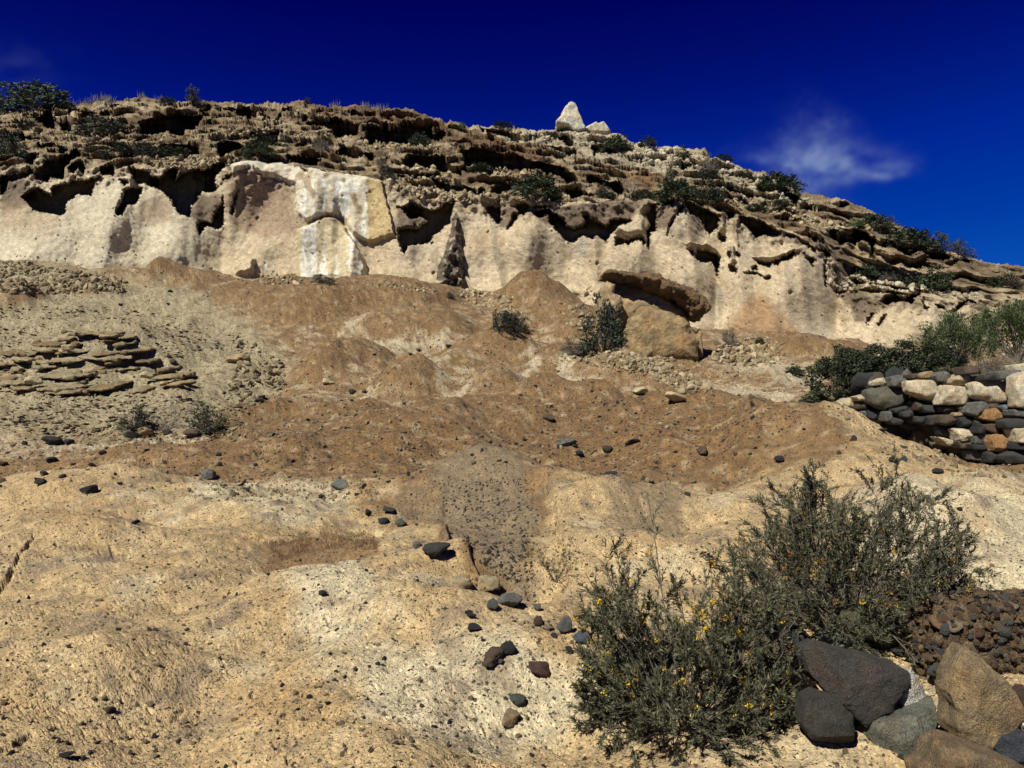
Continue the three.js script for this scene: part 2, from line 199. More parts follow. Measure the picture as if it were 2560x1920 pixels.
// ---------------------------------------------------------------- the cliff and the stepped slope above it
const KN = [   // column, then row and depth of foot, lip, three steps and skyline
  [-3000, 560, 50, 420, 52, 380, 56, 350, 62, 320, 68, 300, 72], [-500, 600, 44, 425, 45.5, 360, 50, 320, 55, 285, 60, 268, 64], [0, 655, 44, 435, 45.5, 385, 49, 340, 53, 300, 58, 272, 62], [500, 690, 44, 415, 45.5, 380, 48.5, 340, 53, 300, 58, 256, 63], [900, 705, 43.5, 455, 45, 410, 48, 360, 53, 310, 58, 264, 63],
  [1300, 735, 43, 508, 44.5, 460, 48, 400, 53, 360, 58, 318, 62], [1700, 800, 42, 505, 43.5, 470, 47, 440, 51, 400, 55, 368, 58], [2050, 850, 40.5, 600, 42, 575, 44, 550, 46, 520, 49, 488, 52], [2140, 858, 40, 740, 41, 712, 44.5, 600, 45.5, 560, 48, 511, 51], [2400, 868, 39.5, 745, 40.5, 705, 44, 660, 45, 650, 47, 638, 49], [2560, 870, 39.5, 750, 40.5, 715, 43, 690, 45, 675, 46.5, 664, 48], [3100, 882, 39, 770, 40, 740, 42, 730, 44, 722, 45, 716, 46], [6000, 960, 39, 900, 40, 880, 42, 870, 44, 865, 45, 860, 46]];
const SKY = pts('0,277 60,271 130,266 165,258 220,260 240,254 290,254 320,244 380,244 400,253 440,259 480,252 579,250 591,256 639,260 698,256 734,250 770,257 812,266 860,264 939,267 965,271 999,269 1035,278 1070,293 1098,299 1118,310 1126,303 1144,308 1172,320 1208,318 1248,316 1287,319 1319,322 1375,321 1462,335 1526,337 1550,339 1578,357 1638,365 1680,364 1711,370 1763,371 1775,396 1809,398 1839,414 1880,429 1912,431 1958,451 1998,477 2030,483 2123,503 2139,510 2175,524 2199,540 2249,568 2267,580 2328,617 2398,637 2438,647 2470,658 2560,664');
function knots(px) { let c = 0; while (c < KN.length - 2 && px > KN[c + 1][0]) c++; const t = clamp((px - KN[c][0]) / (KN[c + 1][0] - KN[c][0])), k = KN[c].map((v, i) => mix(v, KN[c + 1][i], t)); if (px >= 0 && px <= 2560) k[11] = lineAt(SKY, px); k[11] += n2(px * .035, 1) * 3 + n2(px * .11, 4) * 2.4 + n2(px * .3, 8) * 1.4; return k; }
function baseZ(k, row) { for (let i = 0; i < 5; i++) { const r0 = k[1 + i * 2], r1 = k[3 + i * 2]; if (row >= r1 || i === 4) return mix(k[2 + i * 2], k[4 + i * 2], clamp((r0 - row) / (r0 - r1 || 1), i ? 0 : -.6, 1)); } }
const PAN = { A: [0, 200, 5.027], B: [400, 220, 5.027], C: [800, 240, 5.027], D: [1200, 240, 5.027], E: [1600, 340, 5.027], F: [2000, 500, 5.027], a: [0, 440, 5.027], b: [400, 400, 5.027], c: [800, 460, 5.027], d: [1200, 460, 5.027], M: [1450, 600, 5.027], Z: [1600, 520, 2.886], P: [0, 0, 1] };
const CAVES = `A 395,480,540,430,580,380,640,375,700,480,720,520,840,510,900,570,930,660,820,650,700,640,600,620,480,540
A 830,430,860,370,930,320,990,370,1010,395,1180,400,1230,460,1170,500,1010,500,990,450,910,430,850,450
A 1350,350,1430,305,1525,305,1490,340,1400,385
A 1250,450,1350,410,1420,430,1440,480,1300,470
B -270,460,-60,380,20,345,130,340,230,310,430,310,520,330,540,390,480,480,400,560,320,540,300,600,180,605,90,540,40,560,-100,600,-250,600
A 150,480,240,460,230,520,160,530
A 0,700,250,680,560,740,430,760,300,790,0,770
A 440,760,520,810,650,770,720,830,880,890,780,940,700,890,640,880,500,880
A 250,930,340,910,480,950,490,970,440,1000,440,1080,370,1080,320,1040
A 840,920,980,890,1050,970,1080,990,1000,1000,900,1040,820,1110,810,1250,720,1250,640,1210,600,1270,430,1270,410,1180,540,1060,560,1010,690,1000,800,950
A 0,1180,270,1170,410,1130,430,1200,300,1260,110,1270,60,1400,0,1420
A 840,1130,900,1060,970,1040,1040,1040,1090,1100,1080,1220,1030,1190,980,1140,930,1190,860,1170
A 1250,1090,1440,1060,1450,1210,1270,1190
A 1610,1090,1760,1130,1880,1140,1890,1340,1830,1300,1700,1290,1640,1170
A 270,1480,400,1400,470,1360,590,1420,650,1460,640,1370,700,1320,860,1310,900,1260,1100,1270,1280,1220,1210,1300,1170,1390,1160,1500,1050,1470,980,1450,920,1500,835,1580,830,1720,760,1755,600,1700,430,1670,340,1560
A 1490,1260,1590,1260,1620,1320,1560,1360
A 1560,1400,1650,1360,1790,1345,1750,1500,1700,1570,1600,1600,1540,1760,1450,1790,1460,1700,1530,1550
B -130,1080,0,1130,110,1030,180,1000,230,1050,200,1180,280,1060,430,1010,500,1010,560,980,650,960,700,950,850,940,870,960,770,1030,700,1090,700,1180,740,1280,640,1300,540,1290,480,1370,470,1450,400,1500,400,1600,360,1660,220,1600,150,1450,100,1380,20,1310,-120,1230,-140,1160
b 460,850,480,790,560,770,650,790,690,650,730,640,770,560,790,400,810,640,810,800,740,870,680,860,600,830,550,860,495,975
b 905,560,930,480,985,350,960,470,930,560,925,670,880,660
b 770,330,790,240,880,210,900,190,890,230,810,260
B 500,270,600,200,720,190,800,240,960,250,950,320,760,290,700,230,640,260,640,310,520,290
B 970,260,1100,230,1220,290,1240,370,1150,400,960,360,940,310
B 1240,300,1380,330,1400,390,1300,380
B 1480,330,1550,240,1620,200,1700,270,1720,340,1690,360,1650,310,1590,270,1540,290,1510,390,1430,400
B 1790,310,1870,360,1870,430,1800,430
C -210,370,0,320,200,285,320,330,430,350,510,350,500,430,470,500,240,540,150,500,140,430,50,420,-80,400
C 590,400,760,390,800,350,870,390,1000,380,1020,340,1200,350,1340,380,1420,370,1420,480,1590,460,1560,540,1480,560,1380,560,1260,640,1150,630,1020,620,890,590,840,640,720,575,590,630,570,520
C 230,190,440,180,520,230,600,270,480,270,380,240,260,220
C 770,290,860,250,950,300,900,340
C 550,200,700,200,720,240,600,240
C 190,690,300,620,480,690,560,700,640,700,710,770,700,840,610,840,560,770,460,780,340,770
C 790,780,860,730,860,840,800,840
C 1030,810,1150,720,1310,740,1420,740,1560,760,1600,820,1650,900,1780,960,1790,1000,1500,980,1400,930,1300,940,1240,880,1180,920,1050,910
D -250,700,-100,660,100,680,250,730,330,770,540,780,640,830,830,820,970,880,1060,900,1150,970,1200,1010,1250,1120,1170,1140,1080,1110,1040,1050,960,1020,830,1000,740,960,590,980,420,960,300,960,170,960,0,880,-100,930,-180,900
D 0,415,170,420,290,430,420,460,530,560,480,610,380,590,360,550,230,510,120,490,0,450
D 600,520,700,470,800,500,760,540,620,545
D 850,480,960,480,1100,490,1180,560,1190,640,1130,670,1080,640,1040,570,940,545
D 690,620,850,600,980,620,1090,670,1230,670,1220,730,1130,760,1050,730,930,690,820,660
D 1380,630,1540,640,1700,690,1850,760,1950,800,2100,800,2100,840,1950,830,1850,790,1760,740,1620,740,1560,720,1480,740,1440,780
D 1350,1010,1480,1020,1600,1080,1700,1060,1790,1090,1830,1190,1800,1280,1700,1290,1650,1180,1500,1160,1480,1120,1360,1110,1340,1060
D 1060,1180,1200,1160,1340,1200,1430,1230,1430,1320,1280,1310,1150,1330,1060,1240
D 140,1150,300,1110,430,1130,400,1210,250,1260,140,1230
D 0,1160,90,1170,40,1230,20,1270,-80,1260
C 1380,1060,1500,1060,1680,1120,1820,1090,1900,1130,2000,1200,2090,1240,1960,1260,1860,1230,1690,1190,1600,1200,1480,1160
C 960,990,1060,1010,1150,1100,1270,1130,1240,1180,1100,1080,980,1040
C 1290,1010,1380,1000,1370,1060,1290,1060
B 1560,880,1640,860,1880,840,2050,870,1960,980,1780,980,1640,930
B 710,700,780,690,900,670,1000,690,1080,780,1100,820,1040,800,960,760,910,780,890,870,780,890,730,880
B 360,700,480,720,530,830,400,870,200,850,0,850,0,740,200,710
B 1100,580,1300,580,1500,560,1530,620,1420,720,1330,700,1200,650,1130,640
B 1690,710,1800,680,1860,700,1800,740,1720,740
B 1760,1010,1860,1050,1870,1110,1800,1090
B 1940,1030,2100,1060,2212,1070,2100,1100,2000,1070
c 960,320,1040,330,1100,300,1160,240,1190,280,1250,300,1420,320,1520,280,1560,240,1700,210,1670,330,1650,440,1650,500,1570,540,1530,600,1430,660,1390,740,1350,760,1250,790,1110,830,1060,910,1040,910,1000,790,970,640,990,600,1090,580,1220,580,1340,470,1250,420,1170,480,1110,460,1060,370
d 80,260,240,260,270,330,270,480,230,520,180,470,130,400,90,330
d 440,260,640,250,600,340,560,420,480,410,480,340
d 330,560,400,460,420,380,470,390,480,440,420,530,350,590
d 690,260,860,270,910,290,800,290,690,280
d 650,370,690,420,760,440,800,390,860,400,870,490,910,520,950,590,1000,640,1060,700,1110,740,1190,730,1250,680,1310,660,1350,690,1410,730,1480,680,1540,720,1590,765,1640,650,1720,610,1780,560,1860,540,1910,470,1800,460,1640,470,1580,550,1480,490,1420,480,1330,400,1280,440,1330,480,1290,540,1190,560,1090,540,1060,440,940,370,860,310,750,320
d 1700,700,1800,710,1860,740,1960,710,2060,690,2080,760,2060,810,2000,750,1920,770,1870,820,1800,800,1700,815
E 130,890,200,880,210,1050,200,1200,140,1230,130,1340,120,1480,90,1420,70,1200,130,1130,60,1000,130,930
E 290,860,430,830,440,880,400,920,340,910
E 350,1230,400,1130,450,1060,500,940,560,920,550,980,500,1050,450,1100,420,1160,370,1200,345,1290
E 570,840,700,890,840,910,950,970,1000,1000,980,1150,930,1200,880,1250,830,1200,790,1110,740,1040,640,1030,590,950,550,890
E 1040,920,1200,950,1210,1000,1120,1060,1090,1050,1080,980
E 990,1200,1070,1250,1080,1310,1050,1340,990,1290
E 1250,1010,1400,1040,1560,1080,1700,1150,1780,1210,1790,1250,1730,1290,1640,1260,1550,1235,1470,1270,1465,1300,1400,1240,1340,1150,1280,1120,1240,1180,1230,1080
E 1820,1230,1960,1290,2100,1370,2212,1440,2212,1480,2100,1400,1940,1310,1850,1290
M 1340,165,1450,190,1470,130,1600,140,1720,180,1750,200,1750,340,1730,360,1755,500,1720,450,1690,330,1655,270,1600,295,1520,300,1450,270,1445,210,1370,190
M 1850,145,1890,150,1910,230,1890,265,1865,220
M 1950,165,2000,170,2010,240,1970,220
M 1865,300,1950,340,1980,400,1970,450,1900,410,1870,370
Z 805,362,880,385,950,395,1040,375,1115,335,1110,355,1050,400,1000,410,995,435,960,405,930,440,860,405
Z 750,480,800,465,850,475,900,510,935,505,940,528,905,525,860,490,800,480,770,492
Z 810,430,845,415,845,460,815,455
Z 1170,340,1220,370,1255,400,1245,440,1215,390
E 1500,650,1640,650,1700,740,1680,780,1640,720,1580,670
E 1740,700,1860,710,1990,750,2000,830,1950,880,1880,790,1800,760
E 1070,640,1200,680,1280,690,1440,720,1410,770,1250,760,1180,720,1100,700
E 1060,800,1180,810,1290,800,1420,830,1320,850,1200,830,1080,830
E 2040,850,2212,830,2212,920,2050,900
E 460,360,620,360,720,400,640,420,520,420
F 20,50,100,20,220,60,200,110,60,110
F 490,30,600,20,640,70,560,100,500,80
F 70,340,130,400,140,470,210,460,215,520,140,520,110,450
F 360,390,480,400,460,480,420,510,370,440
F 500,450,620,420,720,380,840,420,890,470,960,500,960,550,940,580,940,700,950,790,890,770,880,620,860,580,770,545,690,590,610,550,500,550,470,500
F 1020,540,1100,520,1220,570,1330,590,1360,650,1500,630,1560,660,1700,680,1870,690,1900,750,1800,780,1680,750,1580,710,1510,650,1460,680,1380,730,1270,680,1220,640,1200,600,1120,600,1030,600
F 1330,810,1460,820,1620,810,1650,870,1560,850,1450,890,1420,850,1350,850
F 1820,800,2000,770,2100,740,2212,780,2100,790,2000,800,1900,840
F 0,510,100,550,180,610,195,680,150,640,100,590,0,540
F 210,600,330,600,400,690,340,740,300,680,240,650
F 30,690,110,740,180,750,210,770,170,800,160,870,120,820
F 310,700,330,690,330,900,340,1070,310,1070,300,900
F 430,1080,560,1110,490,1160
F 1030,1220,1100,1190,1200,1180,1300,1240,1400,1180,1500,1150,1510,1220,1440,1250,1410,1340,1360,1300,1300,1280,1180,1310,1060,1330,1020,1290
F 1550,1210,1560,1350,1620,1380,1590,1420,1550,1360
F 1860,1430,1950,1370,2000,1300,2110,1260,2212,1280,2212,1310,2110,1280,2040,1360,1900,1450
F 830,1600,850,1490,910,1420,950,1420,900,1480,860,1540
F 970,1600,1010,1510,1080,1440,1070,1500,1000,1600
F 1700,1340,1800,1340,1840,1390,1740,1380`.split('\n').map(l => { const [k, s] = l.split(' '); return pts(s, ...PAN[k]); });
const RAISED = [   // plates and ribs that stand proud of the wall: height, edge width (m), outline
  [.75, .3, 'P', '738,683,736,600,742,579,770,567,810,545,845,540,862,555,880,590,905,630,920,670,915,712,900,722,738,722'],
  [.5, .12, 'P', '575,412,619,408,698,410,746,420,840,434,899,439,957,460,973,526,989,597,921,605,880,587,852,536,824,543,808,545,768,565,738,539,738,466,694,446,659,442,625,426,581,438'],
  [1.1, .45, 'c', '1440,1400,1480,1070,1560,900,1650,560,1650,440,1690,330,1750,430,1780,640,1810,900,1830,1150,1850,1400'],
  [.8, .2, 'M', '1300,90,1460,75,1600,40,1720,100,1790,190,1740,200,1600,135,1470,120,1440,150,1340,150'], [.5, .15, 'Z', '790,345,900,345,1000,350,1110,315,1180,305,1160,335,1060,378,1000,392,900,380,805,362'],
  [.55, .25, 'E', '1000,950,1080,950,1090,1100,1080,1260,1000,1200,980,1150'], [.45, .2, 'E', '1170,1060,1240,1060,1230,1250,1260,1400,1210,1400,1180,1250'], [.5, .15, 'E', '1110,1380,1200,1380,1190,1500,1220,1609,1140,1609,1120,1500'],
  [.6, .3, 'd', '1700,560,1900,480,2060,440,2080,560,2080,680,1960,700,1860,730,1700,690,1660,650'], [.8, .4, 'd', '2010,260,2140,240,2140,330,2000,420,1960,400'], [.8, .3, 'b', '930,1480,930,1330,1040,1220,1120,1200,1230,1250,1200,1340,1180,1480']].map(([h, w, k, s]) => { const P = pts(s, ...PAN[k]); return { h, w, P, b: bbox(P) }; });
const BULGES = [[150, 600, 120, 90, .8], [285, 590, 60, 110, 1.1], [430, 640, 80, 60, 1.2], [640, 640, 80, 60, .5], [660, 520, 60, 70, -.5], [545, 640, 30, 70, -.6], [880, 660, 50, 60, .5], [1020, 650, 60, 60, .3], [1200, 620, 90, 110, .6], [1320, 610, 80, 90, .8], [1430, 640, 40, 60, -.3], [1590, 660, 70, 80, .8], [1700, 560, 50, 60, .6], [1720, 690, 50, 60, .4], [1790, 770, 14, 80, -.5], [1860, 740, 60, 100, .6], [1960, 720, 50, 110, .7], [2030, 700, 40, 100, .5], [2090, 790, 20, 50, -.5], [2265, 820, 70, 60, .8], [2330, 820, 60, 50, .4], [2420, 780, 50, 50, .4]];
const rust = [122, 88, 54], crust = [106, 88, 66], wall = [204, 184, 146], wallL = [209, 195, 161], tanR = [162, 138, 97], drk = [112, 90, 62], lite = [198, 178, 138], whit = [246, 240, 218], yel = [206, 180, 124];
const CPAINT = [   // natural patches of crust, rust and bare tuff: colour, soft edge (px), strength, outline
  [wallL, 40, 1, 'P', '-600,470,0,470,330,440,520,560,560,720,-600,720'], [rust, 12, .8, 'C', '0,140,400,120,900,150,1300,250,1560,350,1700,420,1500,560,1350,370,1000,330,700,360,400,260,0,250'], [rust, 10, .8, 'D', '-400,480,0,450,300,560,600,660,900,800,1060,900,960,890,640,820,330,770,0,660,-300,640'],
  [[205, 190, 155], 14, .85, 'P', '1150,310,1300,310,1700,360,2000,470,2080,520,1900,500,1700,440,1500,410,1380,375,1250,350'], [[150, 112, 66], 10, .7, 'D', '1820,940,2100,930,2212,1000,2212,1200,1980,1080,1820,1040],'.replace('],', '')], [drk, 10, .6, 'E', '1950,650,2212,640,2212,800,2000,740'],
  [crust, 10, .85, 'P', '0,440,40,445,85,470,100,500,70,520,0,530'], [crust, 10, .8, 'd', '620,330,1000,290,1400,330,1650,200,2000,200,1980,380,1900,480,1560,560,1100,600,760,480'], [crust, 8, .75, 'b', '470,420,720,380,800,640,700,800,540,780,400,760,330,700,420,560'], [crust, 8, .8, 'c', '950,330,1250,250,1350,470,1200,600,980,600'], [crust, 8, .7, 'E', '200,920,440,860,460,1000,360,1200,220,1200'], [crust, 10, .7, 'F', '300,400,700,360,960,480,940,560,560,560,380,520], '.replace('], ', '')],
  [crust, 8, .8, 'F', '540,1100,900,1200,1020,1300,1000,1400,800,1520,700,1500,600,1300'], [crust, 7, .8, 'd', '280,330,420,270,470,380,430,520,300,560,260,480'], [[150, 128, 98], 18, .7, 'a', '1780,300,2160,280,2180,560,2100,640,1800,580], '.replace('], ', '')], [[168, 144, 112], 12, .9, 'b', '880,200,1120,130,1380,260,1560,250,1690,350,1690,700,1860,840,1720,930,1280,940,900,800,860,400'], [[182, 160, 124], 22, .7, 'a', '0,300,400,430,760,520,700,760,300,760,0,640'], [[176, 152, 116], 16, .7, 'c', '1880,800,2000,560,2140,640,2120,900,1960,960'],
  [[176, 164, 136], 7, .8, 'M', '1640,590,1760,560,1790,760,1760,1060,1690,1050'], [[166, 130, 90], 16, .85, 'P', '1870,760,1900,740,1990,830,2030,870,1830,880,1800,840'], [[186, 176, 152], 10, .7, 'd', '1190,720,1360,700,1360,900,1190,900'], [[170, 156, 130], 14, .6, 'P', '2020,790,2080,780,2085,840,2020,850'], [rust, 8, .5, 'E', '1400,1010,1980,1200,2212,1400,2212,1200,1960,1000,1600,960']].map(([c, f, s, k, p]) => { const P = pts(p, ...PAN[k]); return { c, f, s, P, b: bbox(P) }; });
const slabP = RAISED[0].P, sheetP = RAISED[1].P, yelP = pts('916,452,957,462,973,526,989,600,920,606'), pinP = RAISED[2].P, patchP = pts('b'.length && '1240,1290,1330,1250,1440,1320,1400,1390,1280,1390', ...PAN.b);
let cliffAt;
{
  const cols = []; for (let p = -3000; p < -620; p += 160) cols.push(p); for (let p = -620; p < -12; p += 16) cols.push(p); for (let p = -12; p <= 2572; p += 2.5) cols.push(p); for (let p = 2584; p < 3160; p += 16) cols.push(p); for (let p = 3160; p <= 6000; p += 200) cols.push(p);
  const NV = 216, back = [[1.2, -.15], [3, -.2], [7, -.6], [14, -2], [26, -5], [45, -12], [80, -26]], ny = NV + back.length, nx = cols.length;
  // recess of every cave, evaluated on the grid
  const rowsOf = new Float32Array(nx * NV), rec = new Float32Array(nx * NV), K = cols.map(knots);
  for (let i = 0; i < nx; i++) for (let j = 0; j < NV; j++) { const k = K[i]; rowsOf[i * NV + j] = mix(k[1] + 34, k[11], j / (NV - 1)); }
  for (const P of CAVES) {
    const b = bbox(P); let r = 0; for (let y = b[1]; y <= b[3]; y += 1.5) for (let x = b[0]; x <= b[2]; x += 1.5) r = Math.max(r, polySD(P, x, y));
    const depth = clamp(r * 5 * .0235, .5, 6);
    for (let i = 0; i < nx; i++) { if (cols[i] < b[0] - 4 || cols[i] > b[2] + 4) continue; let zTop = -1;
      for (let j = NV - 1; j >= 0; j--) { const row = rowsOf[i * NV + j]; if (row < b[1] - 4 || row > b[3] + 4) continue;
        const jx = cols[i] + n2(cols[i] * .09, row * .09) * 2.6 + n2(cols[i] * .27, row * .27) * 1.6, jy = row + n2(cols[i] * .09 + 50, row * .09) * 2.4 + n2(cols[i] * .27, row * .27 + 9) * 1.8;
        const d = polySD(P, jx, jy) + .6; if (d <= 0) { zTop = -1; continue; } const bz = baseZ(K[i], row); if (zTop < 0) zTop = bz; const o = i * NV + j; rec[o] = Math.max(rec[o], (Math.max(0, zTop - bz) + depth) * sst(0, Math.min(r * .5, 5), d)); } }
  }
  const pos = new Float32Array(nx * ny * 3), col = new Float32Array(nx * ny * 3), uv = new Float32Array(nx * ny * 2);
  for (let i = 0; i < nx; i++) {
    const px = cols[i], k = K[i], r0 = ray(px, 960), hl = Math.hypot(r0[0], r0[2]), ux = -r0[0] / hl, uz = -r0[2] / hl, inF = px > -13 && px < 2573;
    let top;
    for (let j = 0; j < NV; j++) {
      const row = rowsOf[i * NV + j], o = j * nx + i, p = at(px, row, baseZ(k, row)), lip = k[3], foot = k[1];
      const s = p.x, y = p.y, onSheet = px > 570 && px < 995 && row > 400 && polySD(sheetP, px, row) > -2, upper = onSheet ? 0 : sst(lip + 8, lip - 14, row + n2(s * .5, y * .5) * 10), edge = sst(0, .03, (NV - 1 - j) / NV);
      let d = fbm3(s * .16, y * .12, 3, 3) * .8;
      // smooth fluted wall
      let wd = n2(s * .21, y * .05 + 5) * .75 + (.5 - Math.abs(n2(s * .3 + 3, y * .07))) * .35 + n2(s * .85, y * .16) * .13 + fbm2(s * 1.7, y * 1.7, 3) * .07 + sst(foot - 60, foot + 20, row) * .9;
      wd -= sst(.84, .95, n2(s * 1.9 + 9, y * 1.9)) * .25; wd += (inF && px > 570 && px < 995 && row > 404 && (polySD(sheetP, px, row) > -3 || polySD(slabP, px, row) > -3) ? .12 : 1) * fbm3(s * 1.5, y * 1.5, 7, 4) * .5 * sst(lip + 60, lip + 10, row + fbm2(s * .9, y * .9, 3) * 50);
      // stepped, undercut beds of the upper slope
      const yw = y + fbm2(s * .12, y * .08, 3) * 1.3 + s * (px > 1100 ? .16 : .02), bed = yw / 1.05, fr = bed - Math.floor(bed), bn = n2(s * .23, Math.floor(bed) * 3.7), bed2 = yw / .42 + n2(s * .3, y * .4) * .7, fr2 = bed2 - Math.floor(bed2), bn2 = n2(s * .6, Math.floor(bed2) * 2.3);
      const lump = 1 - Math.abs(n3(s * .55, y * .75, 1)); 
      let ud = (.45 + .85 * sst(-.4, .6, bn)) * (1 - fr) * sst(0, .10, fr) + .34 * sst(-.3, .5, bn2) * (1 - fr2) * sst(0, .16, fr2) + lump * .6 + fbm3(s * .9, y * 1.6, 4, 3) * .34 - .68;
      d += mix(wd, ud * edge, upper);
      if (inF) {
        for (const q of RAISED) { if (px < q.b[0] - 5 || px > q.b[2] + 5 || row < q.b[1] - 5 || row > q.b[3] + 5) continue; const jx = px + n2(s * 2, y * 2) * 2, sd = polySD(q.P, jx, row + n2(s * 2 + 7, y * 2) * 2) * .0235; if (sd > 0) d += q.h * sst(0, q.w, sd) + (q.P === pinP ? fbm3(s * 1.3, y * 1.3, 2, 4) * .7 * sst(0, .3, sd) : 0); }
        for (const [bx, by, rx, ry, h] of BULGES) { const u = (px - bx) / rx, v = (row - by) / ry, q = u * u + v * v; if (q < 5) d += 1.5 * h * Math.exp(-q * 1.2); }
        const rc = rec[i * NV + j]; if (rc) { d = mix(d, Math.min(d, .1), .5); const rr = ray(px, row); p.x += rr[0] * rc * edge; p.y += rr[1] * rc * edge; p.z += rr[2] * rc * edge; }   // hollows run in and slightly upward
      } else if (upper < .5 && row < lip + 60) { const cv = sst(.15, .4, n2(s * .28, 3) * .6 + n2(s * .5, y * .5) * .5); d -= cv * 1.6 * sst(lip + 60, lip + 20, row); }
      p.x += ux * d; p.z += uz * d; if (upper > .5) p.y += n2(s * .8 + 5, y * .8) * .07 * edge;
      pos[o * 3] = p.x; pos[o * 3 + 1] = p.y; pos[o * 3 + 2] = p.z; uv[o * 2] = s / 5; uv[o * 2 + 1] = (y + (baseZ(k, row) - k[2])) / 5;
      // rock colours
      const wx = px + fbm2(s * .7, y * .7, 4) * 16, wy = row + fbm2(s * .7 + 30, y * .7, 4) * 12;
      let c = [...wall]; const put = (q, t) => { if (t > 0) for (let m = 0; m < 3; m++) c[m] = mix(c[m], q[m], t); };
      if (upper > .01) { let u = [...tanR]; const a = fbm3(s * .35, y * .6, 9, 5), b2 = fbm3(s * 1.1, y * 2.2, 2, 4); u = mixc(u, drk, .85 * sst(.0, .4, a)); u = mixc(u, lite, sst(0, .35, -a + b2 * .4)); u = mixc(u, drk, .5 * sst(.16, .45, b2)); put(u, upper); }
      else { const st = n2(s * 1.4, y * .12) * .5 + n2(s * 3.3, y * .3) * .3; put([178, 152, 114], .45 * sst(.1, .6, st)); put([218, 199, 164], .5 * sst(.05, .6, n2(s * .3 + 4, y * .3))); put(crust, .55 * sst(lip + 46, lip + 6, row + fbm2(s * .9, y * .9, 3) * 50)); }
      for (const q of CPAINT) { if (wx < q.b[0] - q.f || wx > q.b[2] + q.f || wy < q.b[1] - q.f || wy > q.b[3] + q.f) continue; put(q.c, q.s * sst(-q.f, q.f, polySD(q.P, wx, wy))); }
      if (inF && px > 560 && px < 1180 && row > 395) {
        const streak = sst(-.15, .35, n2(s * 1.5 + 2, y * .12) * .7 + fbm2(s * 4, y * 1.3, 3) * .7), fx = px + n2(s * 1.3, y * 1.3) * 3 + n2(s * 4, y * 4) * 1.5, fy = row + n2(s * 1.3 + 9, y * 1.3) * 3 + n2(s * 4, y * 4 + 9) * 1.5, q1 = polySD(sheetP, fx, fy), q2 = polySD(slabP, fx, fy), mott = sst(-.1, .4, fbm2(s * 3, y * 3, 3));
        if (q1 > 0) { put([224, 210, 174], 1); put(whit, mix(streak, mott, sst(470, 440, row))); put(yel, .95 * sst(-2, 3, polySD(yelP, fx + n2(y * .7, s) * 4, fy))); put([168, 140, 98], .7 * sst(.45, .6, n2(s * .9 + 40, y * .5))); }
        if (q2 > 0) { put([212, 194, 150], 1); put(whit, .9 * sst(.05, .4, n2(s * 1.1 + 8, y * .1) * .7 + fbm2(s * 4, y * 1.5, 3) * .6)); put([168, 144, 108], sst(575, 545, row + fbm2(s, y, 2) * 20)); }
        if (polySD(patchP, px, row) > 0) put(whit, mott);
        if (polySD(pinP, px, row) > 0) { put([112, 96, 74], 1); put([206, 196, 168], sst(.1, .4, fbm3(s * 2.2, y * 2.2, 6, 4))); put([70, 60, 46], sst(.1, .35, fbm3(s * 1.7, y * 1.7, 16, 4))); }
      }
      const v = 1 + .14 * fbm3(s * 2.5, y * 2.5, 1, 3); for (let m = 0; m < 3; m++) col[o * 3 + m] = Math.min(.72, lin(clamp(c[m] * v, 0, 245)) / mix(1.45, 1.7, upper)) * GB;
      top = p;
    }
    back.forEach(([dz, dy], b) => { const j = NV + b, o = j * nx + i; pos[o * 3] = top.x - ux * dz; pos[o * 3 + 1] = top.y + dy + (b < 4 ? .2 * fbm2(top.x * .5, dz, 2) : 0); pos[o * 3 + 2] = top.z - uz * dz; uv[o * 2] = top.x / 5; uv[o * 2 + 1] = (top.y + dz + 20) / 5; for (let m = 0; m < 3; m++) col[o * 3 + m] = lin(tanR[m]) / 1.7 * GB; });
  }
  const idx = new Uint32Array((nx - 1) * (ny - 1) * 6); let q = 0;
  for (let j = 0; j < ny - 1; j++) for (let i = 0; i < nx - 1; i++) { const a = j * nx + i; idx[q++] = a; idx[q++] = a + 1; idx[q++] = a + nx; idx[q++] = a + 1; idx[q++] = a + nx + 1; idx[q++] = a + nx; }
  const g = geo(pos, idx, uv, col); g.computeVertexNormals(); tag(mesh('cliff', g, cliffMat, scene), 'pale hollowed tuff cliff under a stepped rocky slope', 'cliff', null, 'structure'); console.log('cliff', nx, ny);
  cliffAt = (px, row) => { const i0 = clamp(Math.round((px + 12) / 2.5), 0, 1033), i = cols.indexOf(cols.find(c => c >= -12 + i0 * 2.5 - .01)), k = K[i], j = clamp(Math.round((row - k[1] - 34) / (k[11] - k[1] - 34) * (NV - 1)), 0, NV - 1), o = j * nx + i; return { p: new THREE.Vector3(pos[o * 3], pos[o * 3 + 1], pos[o * 3 + 2]), rec: rec[i * NV + j], base: at(px, row, baseZ(k, row)) }; };
}
function surfaceAt(px, row) { const k = knots(px); if (row > k[1] - 3) { const g = groundHit(px, row); if (g && -g.z < k[2] - .3) return g; } const c = cliffAt(px, row); return c.rec > .3 ? c.base : c.p; }
const inPoly = (P, R) => { const b = bbox(P); for (let i = 0; i < 12; i++) { const x = mix(b[0], b[2], R()), y = mix(b[1], b[3], R()); if (polySD(P, x, y) > 0) return [x, y]; } return null; };

